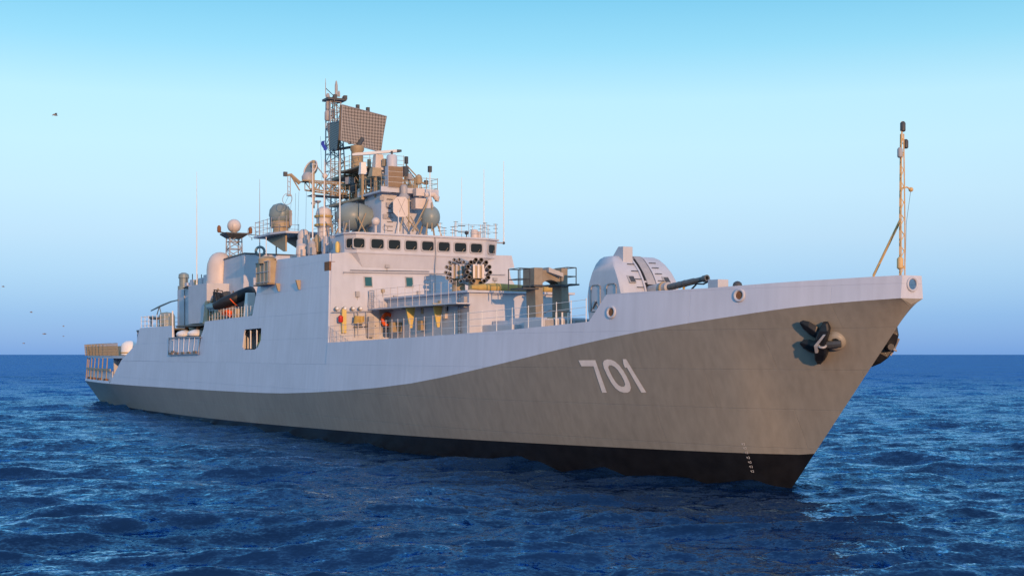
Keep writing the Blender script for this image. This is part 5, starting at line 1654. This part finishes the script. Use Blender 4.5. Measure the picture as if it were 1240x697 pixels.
def afterpart():
    # hangar: a block wide to starboard aft and a narrower one ahead of it
    HS = 4.8
    a = S(214.8, 351, HS); t1 = a.x; t0 = t1
    zt = a.z
    m = MB()
    m.span(75.0, t1, HS, -HS, 7.6, zt, 'paint')
    o = m.build('hangar', SHIP, bevel=.02)
    b2 = Vector((0, 0, zt - .2))
    e0, e1 = S(222, 352, HS).x, S(239.5, 352, HS).x
    m = MB()
    m.hexa([(e0, HS - .2, zt - .02), (e1, HS - .2, zt - .55), (e1, HS - .3, zt - .55), (e0, HS - .3, zt - .02)], [(e0, HS + .1, zt + .08), (e1, HS + .9, zt + .08), (e1, HS - .3, zt + .08), (e0, HS - .3, zt + .08)], 'tan')
    m.build('roof_platform', SHIP)
    for u in (224, 238.5):
        y = S(u, 370, HS).x
        b = MB(); b.tube([(y, HS + .05, 7.9), (y, HS + .05, zt - .1)], .05, 'paint2', 5); b.build('pipe', o)
    y = S(233, 370, HS).x
    b = MB(); b.span(y - .5, y + .5, HS - .02, HS + .06, 7.95, 9.8, 'paint2'); b.build('door', o)
    # fittings on the hangar roof
    p = S(222.5, 352, 4.0)
    b = MB(); b.lathe((p.x, 4.0, zt), [(.55, 0), (.55, .4), (.42, .45), (.42, 1.1), (.5, 1.15), (.46, 1.5), (.2, 1.65)], 14, 'greendome'); b.build('vent_cowl', SHIP)
    for u, sx, sz, mt in ((230, 1.2, .7, 'paint'), (237, .8, .9, 'paint'), (243, .9, .8, 'gold'), (248, 1.2, .7, 'paint'), (255, 1.4, .9, 'paint')):
        q = S(u, 350, 3.6)
        b = MB(); b.box((q.x, 3.6, zt + sz / 2 - .02 + (.2 if u > 246 else 0)), (sx, .9, sz), mt); b.tube([(q.x, 3.9, zt), (q.x, 3.9, zt + sz + .5)], .05, 'dark', 5); b.build('roof_fitting', SHIP, bevel=.03)
    railing([(84, 3.9, b2.z + .2), (74, 3.9, b2.z + .2)], .8, 1.6, 2, 'white', SHIP, .02, .03)
    # deck at the head of the side plating with rail, gear and the long pole
    zq = S(190, 395, 7.1).z
    m = MB(); m.span(80.4, 92.4, 6.98, -6.98, zq - .35, zq - .2, 'deckm'); m.span(69.5, 80.4, 5.35, -6.98, zq - .35, zq - .2, 'deckm')
    m.span(92.3, 92.5, 6.9, -6.9, 5.3, zq - .2, 'paint'); m.build('hangar_deck', SHIP)
    railing([(91.0, -6.8, zq - .2), (91.0, 6.85, zq - .2), (80.6, 6.88, zq - .2)], 1.2, 1.6, 3, 'white', SHIP, .022, .03)
    b = MB(); b.tube([S(183, 376, 6), S(194, 370.5, 6), S(207, 365, 6), S(216, 363, 6)], [.06, .09, .07, .06], 'greendome', 6); b.tube([S(193, 371, 6), S(190, 381, 6)], .05, 'greendome', 5); b.tube([S(193, 371, 6), S(196, 383, 6)], .05, 'greendome', 5); b.build('boom', SHIP)
    p = S(202, 389, 5.5)
    b = MB(); b.lathe((p.x, 5.5, zq - .2), [(.75, 0), (.75, 1.2), (.6, 1.5), (.01, 1.6)], 14, 'greendome'); b.build('capstan', SHIP)
    b = MB(); b.tube([S(182, 384.5, 6.3), S(193, 385.5, 6.3)], .14, 'dark', 8); b.tube([S(183, 385, 6.3), S(183, 395, 6.3)], .07, 'dark', 6); b.tube([S(190, 386, 6.3), S(190, 395, 6.3)], .07, 'paint2', 6); b.build('gun_mount', SHIP)
    for u, mt in ((238, 'tan'), (243, 'greendome')):
        q = S(u, 388, 5.0); b = MB(); b.lathe((q.x, 5.0, zq - .2), [(.35, 0), (.4, .6), (.3, .9), (.42, 1.0), (.38, 1.7), (.1, 1.85)], 12, mt); b.build('reel', SHIP)
    # raft shelf: recess behind the plating, post, folded platform on the hull side
    zl = S(226, 407.5, 7.2).z
    m = MB(); m.span(68.5, 80.5, 5.4, 5.5, zl - .4, zq - .25, 'tan'); m.span(68.5, 80.5, 5.5, 7.05, zl - .2, zl - .08, 'deckm'); m.build('raft_shelf', SHIP)
    b = MB(); p = sw(209.3, 409); b.tube([(p.x, p.y + .02, p.z - .2), (p.x, p.y + .02, zq + 1.2)], .07, 'white', 6); b.build('davit_post', SHIP)
    for k, (u, lab) in enumerate(((225.5, 'white domed life raft canister on the side shelf, the one farther aft'), (239.5, 'white domed life raft canister on the side shelf, the one nearer the boat bay'))):
        q = S(u, 405, 6.6)
        r = empty('life_raft', (q.x, 6.55, zl - .08), lab, 'life raft', 'white life rafts on the side shelf')
        b = MB(); b.lathe((q.x, 6.55, zl), [(.6, .0), (.84, .08), (.9, .25), (.76, .44), (.4, .57), (.01, .61)], 18, 'white'); b.build('canister', r)
        b = MB(); b.lathe((q.x, 6.55, zl + .6), [(.18, -.05), (.2, .1), (.1, .3), (.01, .32)], 10, 'rust'); b.build('cap', r)
        b = MB(); b.box((q.x, 6.55, zl - .02), (1.1, 1.0, .12), 'dark'); b.build('cradle', r)
    b = MB()
    A, B_, C_, D_ = sw(206.5, 409, .12), sw(244.5, 408, .12), sw(242, 428, .12), sw(206, 429.5, .12)
    b.tube([A, B_, C_, D_, A], .06, 'paint2', 5)
    for k in (1 / 6, 2 / 6, .5, 4 / 6, 5 / 6): b.tube([A + (B_ - A) * k, D_ + (C_ - D_) * k], .035, 'hull', 5)
    for k in (0.0, .2, .4, .6, .8): b.box(D_ + (C_ - D_) * (k + .1) + Vector((0, .05, .12)), (.9, .08, .16), 'brown')
    for k in (.15, .85): b.box(A + (D_ - A) * .8 + (B_ - A) * k + Vector((0, .05, 0)), (.9, .08, .14), 'brown')
    b.build('boarding_platform', SHIP)
    # stern: flight deck net frames, drum, mooring deck fittings
    zf = 5.28
    for i in range(9):
        t = 98.5 + i * 2.55; s_ = side_s(t, 5.2) - .02
        m = MB()
        for k in range(7): m.tube([(t + k * .36, s_, zf), (t + k * .36, s_ + .1, zf + 1.25)], .028, 'tan', 4)
        for k in range(5): m.tube([(t, s_ + .025 * k, zf + .12 + .28 * k), (t + 2.2, s_ + .025 * k - .02, zf + .12 + .28 * k)], .028, 'tan', 4)
        m.build('safety_net_frame', SHIP)
    m = MB(); m.span(97, 120, 5.9, 5.85, zf, zf + 1.0, 'tan'); m.build('net_backing', SHIP)
    q = S(156.5, 424, 6.2)
    b = MB(); b.lathe((q.x - .2, 6.2, zf), [(.6, 0), (.85, .1), (.85, .9), (.75, 1.2), (.4, 1.45), (.01, 1.5)], 18, 'white')
    r = empty('cable_drum', (q.x - .2, 6.2, zf), 'round white covered drum on the flight deck edge near the stern', 'drum')
    b.build('cover', r)
    b = MB(); b.torus((q.x - .2, 6.2, zf + .3), .86, .07, 'gold', (0, 0, 1), 20, 6); b.build('strap', r)
    for t in (104, 107, 110, 113, 116, 119, 120.7):
        s0, s1 = KB(t) - .1, side_s(t, 5.0) - .05
        m = MB(); m.tube([(t, s0, 2.6), (t, s1, 5.05)], .06, 'tan', 6); m.build('stern_post', SHIP)
        m = MB(); m.tube([(t, -s0, 2.6), (t, -s1, 5.05)], .07, 'white', 6); m.build('stern_post', SHIP)
    m = MB()
    st = [102, 105, 108, 112, 116, 120.7]
    m.loft([[(t, side_s(t, 3.8) - .02, 3.72), (t, side_s(t, 3.8) - .14, 3.72), (t, side_s(t, 3.8) - .14, 3.95), (t, side_s(t, 3.8) - .02, 3.95)] for t in st], 'tan', False)
    m.build('stern_rail', SHIP)
    m = MB(); lo = [(t, side_s(t, 2.9) - .25, 2.6) for t in st]
    m.loft([[(t, side_s(t, 3) - .3, 2.62), (t, side_s(t, 3) - .4, 2.62), (t, side_s(t, 3.6) - .4, 3.7), (t, side_s(t, 3.6) - .3, 3.7)] for t in st], 'paint', False); m.build('stern_bulwark', SHIP)
    for t in (104.5, 109, 113.5, 117.5):
        m = MB(); s_ = side_s(t, 2.8) - .12; m.span(t - .6, t + .6, s_ - .1, s_ + .1, 2.66, 2.92, 'rust'); m.build('fairlead', SHIP)
    m = MB(); m.span(103.0, 103.3, 4, 6.8, 2.6, 5.02, 'paint'); m.build('mooring_bulkhead', SHIP)
    m = MB(); m.lathe((106, 5.2, 2.6), [(.8, 0), (.8, .3), (.45, .4), (.45, 1.0), (.8, 1.1), (.8, 1.3)], 16, 'dark'); m.build('mooring_winch', SHIP)
afterpart()

# ------------------------------------------------------------------ loose gear on the forward passage
def buoy():
    c = T(469.5, 387, 40.75)
    r = empty('lifebuoy', c, 'orange lifebuoy hung on the grey deckhouse front under the gallery', 'lifebuoy')
    b = MB(); b.torus(c, .36, .12, 'orange', (1, .15, 0), 28, 10); b.build('ring', r)
    for k in range(4):
        a = R(45 + 90 * k); b = MB()
        d = Vector((0, math.cos(a), math.sin(a)))
        b.torus(c + d * .36, .125, .012, 'white', d.cross(Vector((1, 0, 0))), 12, 5); b.build('band', r)
buoy()
c = T(412.5, 386, 40.7)
b = MB(); b.lathe((c.x, c.y, c.z - .2), [(.12, 0), (.15, .06), (.15, .35), (.06, .42)], 12, 'red'); b.box((c.x + .15, c.y, c.z), (.12, .1, .3), 'paint2')
tag(b.build('alarm_bell'), 'small red round bell beside the sunlit yellow wall fin at the deckhouse corner', 'bell')
c = T(435, 387, 40.6)
b = MB()
b.tube([T(433.3, 382.5, 40.6), T(432.5, 392, 40.6)], [.22, .24], 'gold', 10); b.tube([T(437.3, 382.5, 40.6), T(437.3, 392, 40.6)], [.2, .22], 'gold', 10); b.box(T(435, 384, 40.65), (.2, .5, .15), 'rust')
tag(b.build('life_jacket'), 'ochre life jacket bundle hanging on the deckhouse front below two lamps', 'life jacket')
c = T(546, 376.5, 32.6)
r = empty('fire_extinguisher', c - Vector((0, 0, .5)), 'red fire cylinder between pale boxes on the launcher house side', 'extinguisher')
b = MB(); b.lathe(c - Vector((0, 0, .5)), [(.13, 0), (.14, .05), (.14, .75), (.06, .9), (.05, 1.0)], 12, 'red'); b.build('cylinder', r)
b = MB(); b.tube([c + Vector((0, 0, .45)), c + Vector((0, .2, .4)), c + Vector((0, .22, 0))], .03, 'rubber', 6); b.build('hose', r)
for u, lab in ((541.5, 'pale upright box left of the red fire cylinder'), (550.5, 'buff upright box right of the red fire cylinder')):
    p = T(u, 376, 32.7); b = MB(); b.span(p.x, p.x + .3, p.y - .14, p.y + .14, p.z - .45, p.z + .35, 'dome' if u < 545 else 'tan')
    tag(b.build('hose_box', bevel=.03), lab, 'box')

# ------------------------------------------------------------------ gulls
def gull(u, v, dist, span, bank, lab, group=None):
    c = D(u, v, dist)
    b = MB()
    f = Vector((-SB, -CB, 0)); rt = Vector((CB, -SB, 0))   # flies across the view
    f = (f * .8 + rt * .6).normalized(); rt = Vector((-f.y, f.x, 0)); up = Vector((0, 0, 1))
    L = span * .42
    b.tube([c - f * L * .55, c - f * L * .3, c, c + f * L * .3, c + f * L * .45], [.01, L * .09, L * .14, L * .09, L * .02], 'bird', 8)
    for s_ in (1, -1):
        rg = []
        for k, (a, dz, ch, bk) in enumerate(((0, 0, .26, 0), (.25, .10 + bank, .24, -.02), (.55, .10 + bank * 1.2, .18, .02), (.8, .02 + bank, .11, .12), (1.0, -.06 + bank, .02, .24))):
            p = c + rt * s_ * a * span / 2 + up * dz * span * .5 - f * bk * span * .3
            rg.append([p + f * ch * span * .35, p + up * .012 * span, p - f * ch * span * .35, p - up * .008 * span])
        b.loft(rg, 'bird', True)
    tag(b.build('gull'), lab, 'bird', group)
G = 'gulls flying over the sea'
gull(67, 139.5, 95, 1.0, .1, 'largest gull, high in the empty sky above the stern with wings spread', G)
gull(54, 404, 190, 1.5, .0, 'gull with flat wings low over the horizon left of the stern', G)
gull(38, 378, 230, 1.2, .12, 'small gull just above the horizon at the left, higher than its neighbours', G)
gull(29, 415.5, 230, 1.2, .05, 'gull skimming lowest over the water at the left', G)
gull(77, 395, 260, 1.0, .2, 'small dark gull nearest to the stern just above the horizon', G)
gull(4, 347, 220, 1.2, .1, 'gull at the far left edge of the sky', G)
gull(77, 407, 260, .9, .1, 'tiny gull close under another one near the stern', G)
